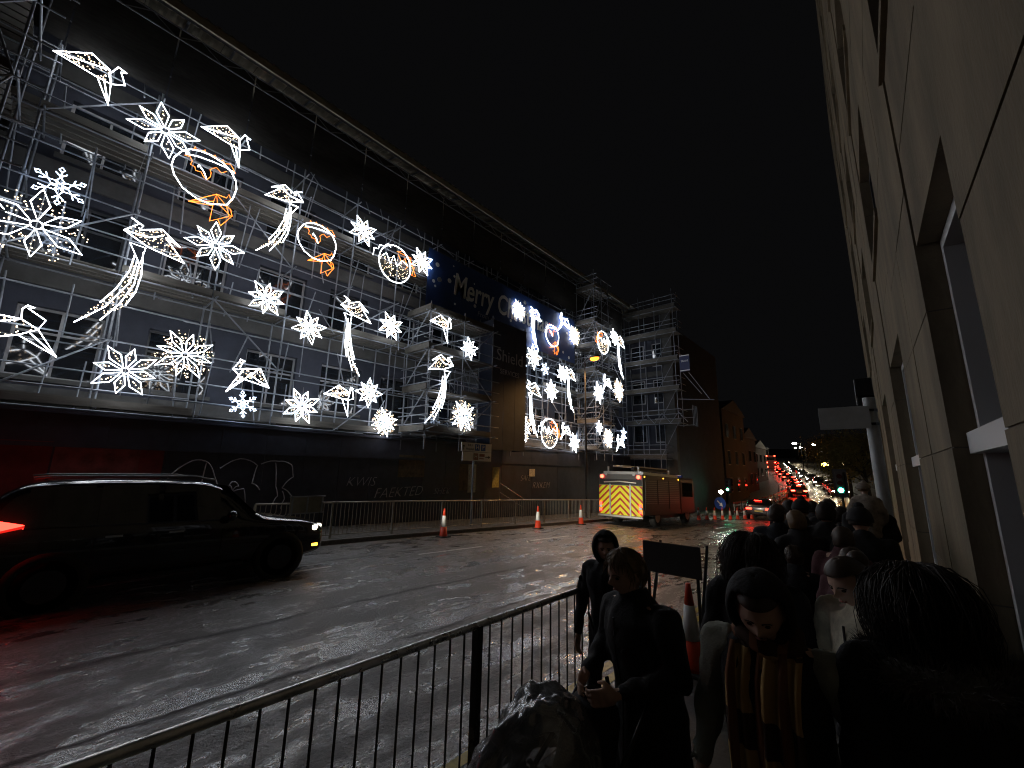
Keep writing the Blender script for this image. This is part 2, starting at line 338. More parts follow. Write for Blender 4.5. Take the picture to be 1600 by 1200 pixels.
GRP = 'scaffolding on the office block'
def scaffold(name, label, xs, ys, zs, base_h, rails_front, brace_every=3, deck=True, faces=None, group=GRP, boards=True, seed=1, over=1.1):
    """standards on the grid xs*ys, ledgers at every lift, guard rails and toe boards on the street face"""
    rnd = random.Random(seed)
    t = thing(name, label, 'scaffolding', ((xs[0]+xs[-1])/2, ys[0], hz(ys[0])), 0, group)
    top = zs[-1] + over
    for y in ys:
        for x in xs:
            zb = base_h if base_h is not None else hz(y)
            pole('standard', (x + rnd.uniform(-.03,.03), y + rnd.uniform(-.04,.04), zb), (x + rnd.uniform(-.03,.03), y + rnd.uniform(-.04,.04), top + (rnd.uniform(-.3,.5) if over > 1 else 0)), .027, steel, t)
    def run(nm, x, z):      # tubes of about 6 m, lapped with couplers, never quite in line
        y = ys[0]-.1
        while y < ys[-1]-.2:
            e = min(y + rnd.uniform(5.2, 6.6), ys[-1]+.3); dx = rnd.uniform(-.03,.03)
            pole(nm, (x+.05+dx, y-.2, z + rnd.uniform(-.05,.05)), (x+.05+dx, e+.15, z + rnd.uniform(-.05,.05)), .0225, steel, t); y = e
    for q, z in enumerate(zs):
        for x in xs: run('ledger', x, z)
        for x, hs in rails_front:
            if over < 1 and z == zs[-1]: continue
            for h in (hs if (q + seed) % 2 or len(ys) < 4 else hs[1:]): run('guard_rail', x, z+h)
        for y in ys: pole('transom', (xs[0]-.25, y+.06, z+.05), (xs[-1]+.25, y+.06, z+.05), .024, steel, t)
        if len(ys) > 4:
            for y in ys[:-1]:
                for _ in range(2):
                    yy = y + rnd.uniform(.2,1.9); hh_ = rnd.uniform(.9,2.2); pole('upright', (xs[rnd.randrange(len(xs))]+rnd.uniform(-.08,.08), yy, z-.1), (xs[rnd.randrange(len(xs))]+rnd.uniform(-.08,.08), yy+rnd.uniform(-.15,.15), z+hh_), .02, steel, t)
        if deck and (len(ys) < 4 or q % 2 == 0):
            for j in range(len(ys)-1):
                nb = max(2, int((xs[-1]-xs[0])/.25))
                for b in range(nb):
                    x = xs[0] + (b+.5)*(xs[-1]-xs[0])/nb
                    o = slab('deck_board', x-.11, x+.11, ys[j]-.05, ys[j+1]-.07, z+.075, z+.113, board_m, t)
                if boards and (j + int(z*3)) % 3:
                    slab('toe_board', xs[-1]+.03, xs[-1]+.065, ys[j]-.02, ys[j+1]-.05, z+.08, z+.29, board_m, t)
    for k in range(len(zs)-1):
        for j in range(0, len(ys)-1):
            if (j + k*2 + seed) % brace_every == 0:
                if (j+k) % 2: pole('brace', (xs[-1]+.06, ys[j], zs[k]), (xs[-1]+.06, ys[j+1], zs[k+1]), .024, steel, t)
                else: pole('brace', (xs[-1]+.06, ys[j+1], zs[k]), (xs[-1]+.06, ys[j], zs[k+1]), .024, steel, t)
    return t
lifts = [3.25, 5.1, 6.95, 8.8, 10.65, 12.5]
main = scaffold('scaffold', 'long tube scaffold covering the whole street face of the office block', [-16.15, -15.0], [-3.4 + 2.1*i for i in range(17)], lifts, None, [(-15.0, (.5, 1.0))], 4, True, seed=3)
# loading towers that stand out from the face: their near side shows rails running across
def tower(label, x0, x1, y0, y1, zs, seed, over=1.1):
    t = scaffold('scaffold_tower', label, [x0, x1], [y0, (y0+y1)/2, y1], zs, 2.7, [(x1, (.5, 1.0))], 2, True, group='scaffold towers', seed=seed, over=over)
    for z in zs:
        for h in (.35, .7, 1.05) if over > 1 or z < zs[-1] else (): pole('guard_rail', (x0-.2, y0-.06, z+h), (x1+.3, y0-.06, z+h), .024, steel, t)
        slab('toe_board', x0, x1+.1, y0-.1, y0-.065, z+.06, z+.3, board_m, t)
    for k in range(len(zs)-1): pole('brace', (x0, y0-.07, zs[k]+.1), (x1, y0-.07, zs[k+1]), .024, steel, t); pole('brace', (x1+.07, y0, zs[k]+.1), (x1+.07, y1, zs[k+1]), .024, steel, t)
    return t
tower('projecting scaffold tower with timber decks left of the banner lettering', -14.85, -13.3, 9.9, 13.6, [3.35, 5.0, 6.7, 8.35], 5, .45)
tower('tall slim scaffold tower rising beside the orange street lamp', -14.85, -13.5, 23.4, 25.4, [3.3, 5.0, 6.7, 8.4, 10.1, 11.8, 14.2], 6)
tower('shadowed scaffold tower with criss-cross tubes at the top left edge', -14.85, -13.0, -3.2, -1.6, [4.0, 6.0, 8.0, 10.0, 12.0, 14.0], 7)
# debris netting hung above the top lift
nt_t = thing('debris_netting', 'dark debris netting sheets hung along the top of the scaffold', 'netting', (-15.1, 14, 12.6))
for i in range(16):
    y = -3.3 + 2.1*i; mbn = MB(); vs = []; fs = []
    for a in range(8):
        for b in range(8):
            vs.append((-14.86 + .05*noise.noise(Vector((i*3+a*.6, b*.6, 0))), y + a/7*2.06, 12.75 + b/7*2.5))
    for a in range(7):
        for b in range(7): fs.append((a*8+b, a*8+b+1, a*8+b+9, a*8+b+8))
    mbn.add(vs, fs).build('netting_sheet', net, nt_t, True, world=True)
# lattice (ladder) beams under the roof
lb = thing('lattice_beam', 'long steel lattice beam under the temporary roof', 'beam', (-14.7, 14, 15.1))
for z in (14.75, 15.12): pole('chord', (-14.75, -6, z), (-14.75, 30.3, z), .024, steel, lb)
for i in range(60):
    y = -5.8 + i*.6; pole('lacing', (-14.75, y, 14.75 if i % 2 else 15.12), (-14.75, y+.6, 15.12 if i % 2 else 14.75), .016, steel, lb)

# ------------------------------------------------------------------ Christmas lights on the scaffold
XD = -14.62
DG = {'star8': 'eight-petal light stars', 'burst': 'twinkling burst stars', 'flake': 'light snowflakes', 'bird': 'origami light birds', 'long': 'long-tailed light birds', 'ring': 'robin ring lights', 'pud': 'pudding lights'}
RT = .0135
def stand(y, z):
    k = 13.15/14.62 if (10.3 < y < 13.7 and z < 9.2) else (13.3/14.62 if 24.3 < y < 27.9 else 1)
    return ((XD*k, y*k, 2+(z-2)*k), k)
def flat(pts): return [(0, a, b) for a, b in pts]
def petal_mesh(R_, w, key, lm):
    k = ('petal', round(R_,2), w, key)
    if k not in UNIT:
        UNIT[k] = MB().tube(flat([(0, .12*R_), (w*R_, .58*R_), (0, R_), (-w*R_, .58*R_)]), RT, 5, True).mesh('petal', lm)
    return UNIT[k]
wire = mat('thin_grey_wire', (.15,.15,.15), .5, .5)
def dots(t, pts, r=.02, m=None, nm='fairy_lights'):
    mb = MB()
    for a, b in pts: mb.octa((random.uniform(-.04,.04), a, b), r)
    o = mb.build(nm, m or fairy_l, t); o['kind'] = 'stuff'; return o
def star8(y, z, r, label, kind='star8'):
    loc, k_ = stand(y, z); r *= k_
    t = thing('light_star' if kind == 'star8' else 'light_burst_star', label, 'light decoration', loc, 0, DG[kind])
    a0 = random.uniform(0, pi/4); npt = 6 if kind == 'burst' and y < 0 else 8
    if npt == 6: r *= 1.35
    rnd = random.Random(int(y*100))
    for k in range(npt):
        f = .92 if k % 2 else 1.06
        o = put('petal', petal_mesh(r*f, (.17 if kind == 'star8' or npt == 6 else .13), kind, white_l), t, None, (a0 + k*2*pi/npt, 0, 0))
    mb = MB(); mb.tube(flat([(.12*r*cos(q*pi/4), .12*r*sin(q*pi/4)) for q in range(8)]), RT*.8, 4, True); mb.build('hub', white_l, t)
    P = []
    if r > .5 or kind == 'burst':
        for k in range(npt):
            a = a0 + k*2*pi/npt + pi/2
            for q in (.45,.55,.65,.75): P.append((q*r*cos(a) + rnd.uniform(-.03,.03), q*r*sin(a) + rnd.uniform(-.03,.03)))
    if kind == 'burst':
        for k in range(npt):
            a = a0 + (k+.5)*2*pi/npt + pi/2
            for q in range(13):
                rr = rnd.uniform(.4,1.0)*r; da = rnd.gauss(0,.09); P.append((rr*cos(a+da), rr*sin(a+da)))
    if P: dots(t, P, .017)
    pole('hanging_wire', (-.03, 0, -r), (-.03, 0, r*1.1), .008, wire, t, 4, world=False)
    return t
def flake(y, z, r, label):
    t = thing('light_snowflake', label, 'light decoration', (XD, y, z), 0, DG['flake'])
    key = ('arm', round(r,2))
    if key not in UNIT:
        m = MB(); d = lambda c, h, w: [(0, c-h), (w, c), (0, c+h), (-w, c)]
        m.tube(flat([(x*r, v*r) for x, v in d(.28,.2,.12)]), RT*.85, 5, True)
        m.tube(flat([(x*r, v*r) for x, v in d(.88,.13,.1)]), RT*.85, 5, True)
        m.tube(flat([(0,.48*r),(0,.75*r)]), RT*.85, 5)
        for s_ in (-1,1): m.tube(flat([(0,.5*r),(s_*.2*r,.7*r)]), RT*.85, 5)
        UNIT[key] = m.mesh('arm', cool_l)
    a0 = random.uniform(0, 1)
    for k in range(6): put('arm', UNIT[key], t, None, (a0 + k*pi/3, 0, 0))
    pole('hanging_wire', (-.03, 0, -r), (-.03, 0, r*1.1), .008, wire, t, 4, world=False)
    return t
def inpoly(p, poly):
    c = False; n = len(poly)
    for i in range(n):
        (x1,y1),(x2,y2) = poly[i], poly[i-1]
        if (y1 > p[1]) != (y2 > p[1]) and p[0] < (x2-x1)*(p[1]-y1)/(y2-y1+1e-9)+x1: c = not c
    return c
def fill(poly, n, rnd):
    xs = [p[0] for p in poly]; ys = [p[1] for p in poly]; out = []; tries = 0
    while len(out) < n and tries < 4000:
        tries += 1; p = (rnd.uniform(min(xs),max(xs)), rnd.uniform(min(ys),max(ys)))
        if inpoly(p, poly): out.append(p)
    return out
def bird(y, z, parts, label, s=1.0, flip=1, kind='bird', fillp=None, nf=70, fl=None):
    loc, k_ = stand(y, z); s *= k_
    t = thing('light_bird' if kind == 'bird' else 'long_tailed_light_bird', label, 'light decoration', loc, 0, DG[kind])
    for nm, pts, closed in parts: MB().tube(flat([(flip*s*a, s*b) for a, b in pts]), RT, 5, closed).build(nm, white_l, t)
    if fillp:
        rnd = random.Random(int(y*77)); P = []
        for pl in fillp: P += fill([(flip*s*a, s*b) for a, b in pl], nf, rnd)
        dots(t, P, .016, fl or fairy_l)
    return t
def rel(pts, c): return [(a-c[0], b-c[1]) for a, b in pts]
# shapes traced once in facade metres, centred
cA = (-.55, 12.1)
A_wing = rel([(-1.34,12.16),(-.71,12.65),(-.33,12.44),(-.25,12.05),(-.55,12.06)], cA); A_rib = rel([(-1.34,12.16),(-.33,12.44),(-.25,12.05)], cA)
A_tail = rel([(-.25,12.05),(-.2,11.4),(-.52,12.06)], cA); A_neck = rel([(-.25,12.05),(-.33,12.3),(-.19,12.66),(-.01,12.6),(-.12,12.55),(.01,12.22)], cA)
SH_A = [('wing', A_wing, True), ('wing_fold', A_rib, False), ('tail', A_tail, True), ('tail_fold', rel([(-.38,12.05),(-.2,11.4)], cA), False), ('neck', A_neck, True)]
c12 = (4.05, 4.65)
B_body = rel([(3.53,4.11),(3.89,4.85),(3.62,4.84),(3.78,5.11),(3.77,5.17),(3.91,5.13),(3.85,5.08),(3.80,4.86),(4.36,4.99),(4.69,4.41),(3.89,4.58)], c12)
SH_B = [('body', B_body, True), ('wing_fold', rel([(3.53,4.11),(4.36,4.99)], c12), False), ('wing_rib', rel([(4.07,4.75),(4.69,4.41)], c12), False), ('back_fold', rel([(3.62,4.84),(3.89,4.58)], c12), False)]
c24 = (7.1, 4.4)
SH_C = [('wing', rel([(6.47,4.49),(6.98,4.88),(7.42,4.66),(7.37,4.38)], c24), True), ('wing_fold', rel([(6.47,4.49),(7.42,4.66)], c24), False), ('tail', rel([(7.37,4.38),(7.43,3.77),(7.15,4.4)], c24), True), ('neck', rel([(7.37,4.38),(7.42,4.66),(7.43,4.88),(7.55,4.84),(7.5,4.8),(7.59,4.46)], c24), True)]
cl = (1.2, 7.9)
L_body = rel([(.63,8.09),(.9,8.40),(.72,8.50),(.99,8.38),(.93,8.23),(1.38,8.46),(1.84,8.11),(1.5,8.25),(2.01,7.67),(1.17,7.82)], cl)
SH_L = [('body', L_body, True), ('wing_fold', rel([(.63,8.09),(1.15,8.1),(1.43,8.28)], cl), False), ('tail_root', rel([(.8,7.79),(1.13,7.77),(1.08,7.26)], cl), True),
        ('tail_feather', rel([(.95,7.5),(.91,6.99),(.74,6.44),(.51,5.97)], cl), False), ('tail_feather', rel([(1.02,7.33),(.97,6.69),(.61,5.88),(.14,5.33)], cl), False),
        ('tail_feather', rel([(1.07,7.27),(1.06,6.67),(.87,6.06),(.58,5.51)], cl), False), ('tail_feather', rel([(1.1,7.62),(1.16,6.97),(1.12,6.47),(.98,6.04)], cl), False)]
L_fill = [L_body, rel([(.93,7.3),(1.14,7.3),(1.14,6.6),(.98,6.0),(.5,5.6),(.14,5.33),(.51,5.97),(.85,6.6)], cl)]
SH_M = [(n_, p_ if not n_.startswith('tail_f') else [(-.16 + (a+.16)*-.75, b) for a, b in p_], c_) for n_, p_, c_ in SH_L]   # tail swept the other way
M_fill = [L_body, [(-.16 + (a+.16)*-.75, b) for a, b in L_fill[1]]]
decor = [
 ('s',1.0,11.47,.79,'large white eight-petal light star under the dark roof, highest of the stars'),
 ('f',-.65,8.67,.5,'blue-white snowflake light at the far left, above the warm burst star'),
 ('b',-.84,7.51,.66,'large burst star with warm twinkles cut by the left edge'),
 ('s',2.66,8.53,.73,'white eight-petal star directly below the big robin ring'),
 ('s',1.25,4.31,.67,'large white eight-petal star low on the scaffold below the long bird tail'),
 ('b',2.41,5.01,.7,'burst star with warm twinkles touching the low large white star'),
 ('f',4.03,3.79,.41,'blue-white snowflake light just under the spread-winged low bird'),
 ('s',4.24,7.34,.58,'white eight-petal star alone above a dark window bay, left of its smaller neighbour'),
 ('s',5.7,6.73,.57,'white eight-petal star beside the slim long-tailed bird, on the left of its tail'),
 ('s',7.29,11.25,.59,'white eight-petal star between the second robin ring and the pudding light'),
 ('s',10.2,11.11,.61,'white eight-petal star hanging over the left end of the blue banner'),
 ('s',8.89,7.69,.57,'white eight-petal star just right of the slim long-tailed bird'),
 ('s',5.77,3.95,.6,'white eight-petal star low on the scaffold, right of the small snowflake'),
 ('s',8.19,4.79,.54,'white eight-petal star beside the small bird with a pointed downward tail'),
 ('b',8.97,3.72,.55,'small burst star at the deck edge just left of the projecting tower'),
 ('s',13.31,7.77,.54,'white eight-petal star on the tower beside the dark wrapped hoist'),
 ('b',13.09,4.42,.75,'burst star with warm twinkles above the direction sign, by a bird tail tip'),
 ('f',14.53,4.65,.44,'left one of two small snowflakes side by side above the direction sign'),
 ('f',15.94,4.67,.47,'right one of two small snowflakes side by side above the direction sign'),
 ('b',16.95,10.91,.58,'burst star hung over the end of the banner lettering'),
 ('s',18.34,8.46,.73,'white eight-petal star right of the dark wrapped hoist, below the banner'),
 ('f',17.26,7.88,.44,'small snowflake between the wrapped hoist and a white star'),
 ('f',19.46,7.95,.4,'tiny snowflake lower right of the white star beneath the banner'),
 ('s',20.12,6.72,.67,'white eight-petal star between two far long-tailed birds'),
 ('b',17.47,4.27,.77,'burst star at the tail tip of a far long-tailed bird, near deck level'),
 ('b',22.72,10.89,.67,'burst star high beside the slim tower, right of the third robin ring'),
 ('s',21.28,8.01,.58,'white star tucked against the far bird left of the orange lamp'),
 ('s',22.61,3.75,.61,'narrow white star lowest of all, over the hoarding by the slim tower'),
 ('s',28.34,12.26,.63,'white star between the far pudding light and the last long-tailed bird'),
 ('s',25.8,7.46,.75,'white star just below right of the orange street lamp'),
 ('b',28.82,8.12,.86,'burst star at the far end of the face next to the wing'),
 ('s',25.8,5.01,.45,'smallest white star, right of the slim tower at low level'),
 ('b',27.04,4.34,.69,'burst star low at the far end, left of a small bird'),
 ('f',29.44,4.8,.49,'last small snowflake in the far corner next to the wing')]
for k, y, z, r, lab in decor:
    if k == 's': star8(y, z, r, lab)
    elif k == 'b': star8(y, z, r, lab, 'burst')
    else: flake(y, z, r, lab)
fA = [A_wing]; fB = [B_body]; fC = [SH_C[0][1]]
bird(-.55, 12.1, SH_A, 'origami light bird at the top left beneath the roof, wing swept back', 1, 1, 'bird', fA)
bird(2.55, 12.1, SH_A, 'origami light bird right of the large top star, above the robin ring', .98, 1, 'bird', fA)
c9 = (-.6, 5.0); N_w = rel([(-1.7,5.2),(-.68,5.17),(-.39,4.99),(-.67,4.79),(-.92,4.69),(-1.7,4.72)], c9)
bird(-.6, 5.0, [('wing', N_w, True), ('wing_fold', rel([(-1.7,4.72),(-.68,5.17)], c9), False), ('tail', rel([(-.67,4.79),(-.39,4.99),(0,4.41)], c9), True), ('tail_fold', rel([(-.5,4.88),(0,4.41)], c9), False), ('neck', rel([(-.68,5.17),(-.71,5.41),(-.64,5.52),(-.53,5.49),(-.62,5.45),(-.31,5.24),(-.39,4.99)], c9), True)], 'origami light bird with raised neck cut by the left edge', 1, 1, 'bird', [N_w])
bird(4.05, 4.65, SH_B, 'origami light bird with spread wings above the small blue snowflake', 1, 1, 'bird', fB)
bird(7.1, 4.4, SH_C, 'small origami light bird with pointed tail hanging straight down', 1, 1, 'bird', fC)
bird(11.55, 8.4, SH_C, 'origami light bird on the projecting tower just below the banner', 1.12, 1, 'bird', fC)
bird(21.5, 11.45, SH_B, 'far origami light bird at the right end of the blue banner', 1.2, 1, 'bird', fB, 30)
bird(21.6, 4.4, SH_B, 'far origami light bird beside the low pudding light', 1.0, 1, 'bird', fB, 30)
bird(27.0, 8.35, SH_B, 'far origami light bird between two stars right of the lamp', 1.2, 1, 'bird', fB, 30)
bird(28.8, 4.1, SH_B, 'farthest low origami light bird in the corner by the wing', 1.15, 1, 'bird', fB, 30)
bird(1.2, 7.9, SH_L, 'largest long-tailed light bird with tail sweeping down left', 1, 1, 'long', L_fill, 110)
bird(4.45, 11.1, [(n_, [(-a, b) for a, b in p_] if not n_.startswith('tail_f') else [(a+.24, b) for a, b in p_], c_) for n_, p_, c_ in SH_L], 'long-tailed light bird between the two robin rings, beak to the right', .88, 1, 'long', [[(-a, b) for a, b in L_body], [(a+.24,b) for a, b in L_fill[1]]], 90)
bird(7.25, 7.75, SH_M, 'slim long-tailed light bird whose tail curves to the right, mid scaffold', .93, 1, 'long', M_fill, 90)
bird(11.75, 6.5, [(n_, [(-a, b) for a, b in p_] if not n_.startswith('tail_f') else [(a+.24, b) for a, b in p_], c_) for n_, p_, c_ in SH_L], 'long-tailed light bird on the projecting tower, tail sweeping left', 1.02, 1, 'long', [[(-a, b) for a, b in L_body], [(a+.24,b) for a, b in L_fill[1]]], 70)
bird(18.4, 11.0, SH_M, 'far long-tailed light bird hanging over the right part of the banner', .8, 1, 'long', M_fill, 40)
bird(18.3, 6.4, SH_M, 'far long-tailed light bird above the low burst star', 1.0, 1, 'long', M_fill, 40)
bird(22.1, 8.0, SH_M, 'far long-tailed light bird just left of the orange lamp', .9, 1, 'long', M_fill, 40)
bird(29.2, 12.0, SH_M, 'farthest long-tailed light bird at the corner with the wing', 1.1, 1, 'long', M_fill, 40)
RING = [(-.82,.08),(-.8,.35),(-.66,.65),(-.48,.84),(-.26,.93),(.01,.96),(.35,.9),(.61,.72),(.77,.47),(.82,.22),(.77,-.14),(.64,-.44),(.23,-.63),(-.12,-.63),(-.48,-.47),(-.72,-.18)]
RB = [('robin_body', [(-.29,-.82),(.34,-.23),(.64,-.49),(.74,-.24),(.65,-.07),(.61,-.21),(.34,-.23)], 0), ('robin_wing', [(-.29,-.82),(.3,-.5),(.34,-.23),(.4,-.51),(.64,-.49),(.75,-.79),(.29,-1.18),(.3,-.54)], 0), ('robin_tail', [(.4,-.51),(.81,-.77),(.58,-1.2),(.48,-1.02)], 0), ('robin_beak', [(-.29,-.82),(.3,-.65),(.29,-1.18)], 0), ('robin_breast', [(.64,-.49),(.76,-.54),(.83,-.75)], 0)]
HO = [('holly_leaf', [(-.58,.57),(-.45,.6),(-.38,.49),(-.41,.36),(-.3,.35),(-.26,.24),(-.13,.27),(-.05,.15),(.04,.1),(.11,.25),(.11,.39),(.07,.47),(.13,.56),(.22,.64),(.36,.54),(.49,.67)]), ('holly_leaf', [(-.41,.85),(-.38,1.0),(-.34,.91),(-.17,.98),(-.14,1.05),(-.11,.97),(.09,.97),(.12,1.03),(.18,.95),(.3,.92),(.34,1.0),(.4,.9),(.55,.97),(.63,.87),(.72,.73)])]
VE = [[(-.57,.63),(-.24,.73),(.12,.78),(.45,.79),(.69,.74)], [(.03,.12),(-.06,.31),(-.22,.48),(-.23,.39)]]
def ring(y, z, s, label):
    t = thing('robin_ring_light', label, 'light decoration', (XD, y, z), 0, DG['ring']); f = lambda P: flat([(a*s, b*s) for a, b in P])
    MB().tube(f(RING), RT*1.1, 6, True).build('ring', white_l, t)
    for n_, P, c_ in RB: MB().tube(f(P), RT*.9, 5, False).build(n_, orange_l, t)
    for n_, P in HO: MB().tube(f(P), RT*.7, 5).build(n_, orange_l, t)
    for P in VE: MB().tube(f(P), RT, 5).build('leaf_vein', white_l, t)
ring(2.11, 10.42, 1.0, 'large robin ring with orange bird below the top white star')
ring(5.6, 9.86, .85, 'second robin ring with orange bird, right of a long-tailed bird')
ring(20.2, 10.1, .84, 'small far robin ring with orange bird at the end of the banner')
def pud(y, z, s, label, flip=1):
    loc, k_ = stand(y, z); s *= k_
    t = thing('pudding_light', label, 'light decoration', loc, 0, DG['pud']); f = lambda P: flat([(flip*a*s, b*s) for a, b in P])
    E = [(.77*cos(2*pi*k/28), .82*sin(2*pi*k/28)) for k in range(28)]
    MB().tube(f(E), RT*1.3, 6, True).build('ring', white_l, t)
    MB().tube(f([(-1.04,-.02),(-1.02,.32),(-.84,.34),(-.79,.54),(-.58,.58),(-.41,.78),(-.27,.66)]), RT*.8, 5).build('holly_leaf', white_l, t)
    MB().tube(f([(.03,.6),(.36,.74),(.73,.45),(1.06,-.18),(.85,-.2),(.96,.23),(.75,.21),(.75,.59),(.44,.59)]), RT*.9, 5, True).tube(f([(.1,.5),(.3,.2),(.45,.45),(.6,.1),(.5,-.05)]), RT*.9, 5).build('holly_leaf', orange_l, t)
    MB().tube(f([(-.63,.13),(-.46,.33),(-.23,-.07),(-.11,.35),(.09,-.06),(.33,.29),(.62,.15)]), RT, 5).build('icing', white_l, t)
    rnd = random.Random(int(y*10)); dots(t, [p for p in fill([(flip*a*s*.93, b*s*.93) for a, b in E], 130, rnd) if p[1] < .25*s], .017, fairy_l)
pud(8.85, 10.45, 1.0, 'round pudding light with orange holly left of the blue banner')
pud(19.95, 4.15, 1.05, 'round pudding light with orange holly low over the hoarding')
pud(26.6, 11.38, 1.05, 'far round pudding light above right of the orange lamp', -1)

# ------------------------------------------------------------------ banner, wrapped hoist, wing
blue = mat('blue_banner_vinyl', (.012,.042,.16), .55, var=.15, vscale=1.5)
print_w = mat('white_print', (.75,.76,.78), .6); print_g = mat('grey_print', (.3,.32,.36), .6)
bn = thing('christmas_banner', 'long blue banner with white Merry Christmas lettering across the scaffold', 'banner', (-14.730, 16.5, 9.0))
for i in range(6):
    y0 = 10.6 + i*2.05; mb = MB(); vs = []; fs = []
    for a in range(9):
        for b in range(5): vs.append((-14.730 + .025*noise.noise(Vector((i*4+a*.5, b*.7, 2))), y0 + a/8*2.04, 9.0 + b/4*3.05))
    for a in range(8):
        for b in range(4): fs.append((a*5+b, a*5+b+1, a*5+b+6, a*5+b+5))
    mb.add(vs, fs).build('banner_panel', blue, bn, True, world=True)
put('lettering', text_mesh('Merry Christmas', 1.62, print_w, .12, .01, .018), bn, (-14.660, 15.95, 10.75), FACE_STREET, (.69,1,1), world=True)
put('lettering', text_mesh('From all at', .38, print_g, .1), bn, (-14.660, 14.6, 9.75), FACE_STREET, world=True)
put('lettering', text_mesh('Shield', .62, print_w), bn, (-14.660, 17.0, 9.55), FACE_STREET, world=True)
rnd = random.Random(4)
for k in range(26):
    r = rnd.uniform(.04,.13); mb = MB(); y, z = rnd.uniform(10.8,22.6), rnd.uniform(9.2,11.9)
    if k < 9: y = rnd.uniform(10.8, 12.4)
    mb.lathe([(r,0),(r,.006),(0,.006)], 10, (-14.685, y, z), 'x').build('snow_spot', print_w, bn, world=True)
hoist = thing('wrapped_hoist', 'dark sheeted hoist tower printed Shield beneath the banner', 'hoist', (-14.2, 15.2, 2.7))
dk = mat('charcoal_sheeting', (.014,.02,.04), .6, var=.3, vscale=2, bump=.3, bscale=3)
for i in range(3):
    slab('sheet_panel', -13.75, -13.72, 14.02+i*.86, 14.86+i*.86, 2.9, 9.3, dk, hoist)
slab('sheet_panel', -14.6, -13.76, 14.0, 14.02, 2.9, 9.3, dk, hoist); slab('sheet_panel', -14.6, -13.76, 16.58, 16.6, 2.9, 9.3, dk, hoist)
for x in (-13.8, -14.7):
    for y in (14.05, 16.55): pole('standard', (x, y, 2.7), (x, y, 9.5), .027, steel, hoist)
put('lettering', text_mesh('Shield', .86, print_g), hoist, (-13.71, 15.3, 7.55), FACE_STREET, world=True)
put('lettering', text_mesh('SERVICES', .36, print_g), hoist, (-13.71, 15.3, 6.75), FACE_STREET, world=True)
# wing at the far end, its scaffolded side faces down the street
YW = 30.9
wg = thing('building_wing', 'projecting end wing behind lit scaffolding, right of the lights', 'building', (-13.5, 32, hz(31)))
MB().bx(-19,-11.6,32.1,44,-1.5,13.6).build('wall', stone_d, wg, world=True)
for z in (3.4, 6.5, 9.6, 12.7): slab('stone_band', -16, -11.5, 32.0, 32.098, z, z+.4, stone_l, wg)
for z in (4.3, 7.4, 10.4):
    for x in (-15.0, -13.2):
        fo = MB().bx(x,x+1.1,32.06,32.096,z,z+1.9).build('window', frame_w, wg, world=True)
        p = MB().bx(x+.07,x+1.03,32.04,32.055,z+.07,z+1.83).build('pane', glass_m, fo)
slab('stone_pier', -12.4, -11.55, 31.95, 32.4, -1.2, 15, stone_l, wg)
ws = thing('wing_scaffold', 'tall lit scaffold with timber decks on the projecting wing', 'scaffolding', (-13, YW, hz(31)))
wz = [3.0, 5.6, 8.1, 10.4, 12.6, 14.6]; wx = [-15.0, -13.7, -12.4, -10.95]
for x in wx:
    for y in (YW, YW+1.0):
        pole('standard', (x, y, hz(31) if x < -11 else 5.4), (x+random.uniform(-.03,.03), y, 16.2), .03, steel, ws)
for z in wz:
    x1 = -10.7 if z > 4 else -11.9
    for h in (0, .35, .7, 1.05): pole('ledger' if h == 0 else 'guard_rail', (-15.1, YW-.06, z+h), (x1, YW-.06, z+h), .026, steel, ws)
    for h in (0, .5, 1.0): pole('guard_rail', (x1, YW-.2, z+h), (x1, YW+1.2, z+h), .026, steel, ws)
    slab('toe_board', -15.1, x1-.05, YW-.1, YW-.07, z+.05, z+.33, board_m, ws)
    for b in range(4): slab('deck_board', -15.1, x1-.05, YW+b*.25, YW+b*.25+.23, z+.03, z+.07, board_m, ws)
for k in range(5): pole('brace', (-12.4, YW-.08, wz[k]), (-10.95, YW-.08, wz[k+1]), .024, steel, ws)
for i in range(7):   # lattice beam
    x = -14.6 + i*.62; pole('lacing', (x, YW-.12, 5.65 if i % 2 else 6.4), (x+.62, YW-.12, 6.4 if i % 2 else 5.65), .022, steel, ws)
for k in range(4): pole('standard', (-10.0, YW+.3+k*.3, 5.4), (-10.0, YW+.3+k*.3, 6.9), .024, steel, ws)
for z in (5.45, 6.0, 6.6): pole('ledger', (-11, YW+.3, z), (-9.9, YW+.3, z), .024, steel, ws)
pole('brace', (-10.4, YW-.05, 9.3), (-9.2, YW-.05, 7.6), .028, steel, ws); pole('brace', (-10.0, YW-.05, 9.3), (-8.7, YW-.05, 7.2), .028, steel, ws); pole('ledger', (-11, YW, 7.4), (-8.4, YW, 7.1), .028, steel, ws)
sg = thing('scaffold_sign', 'small navy company sign fixed to the wing scaffold corner', 'sign', (-10.2, YW-.2, 9.4))
slab('panel', -10.55, -9.85, YW-.22, YW-.19, 9.35, 10.6, mat('navy_sign', (.02,.03,.10), .5), sg)
for z in (9.4, 10.53): slab('border_strip', -10.55, -9.85, YW-.235, YW-.222, z, z+.06, print_w, sg)
put('lettering', text_mesh('Shield', .22, print_w), sg, (-10.2, YW-.23, 10.15), (R(90),0,0), world=True)

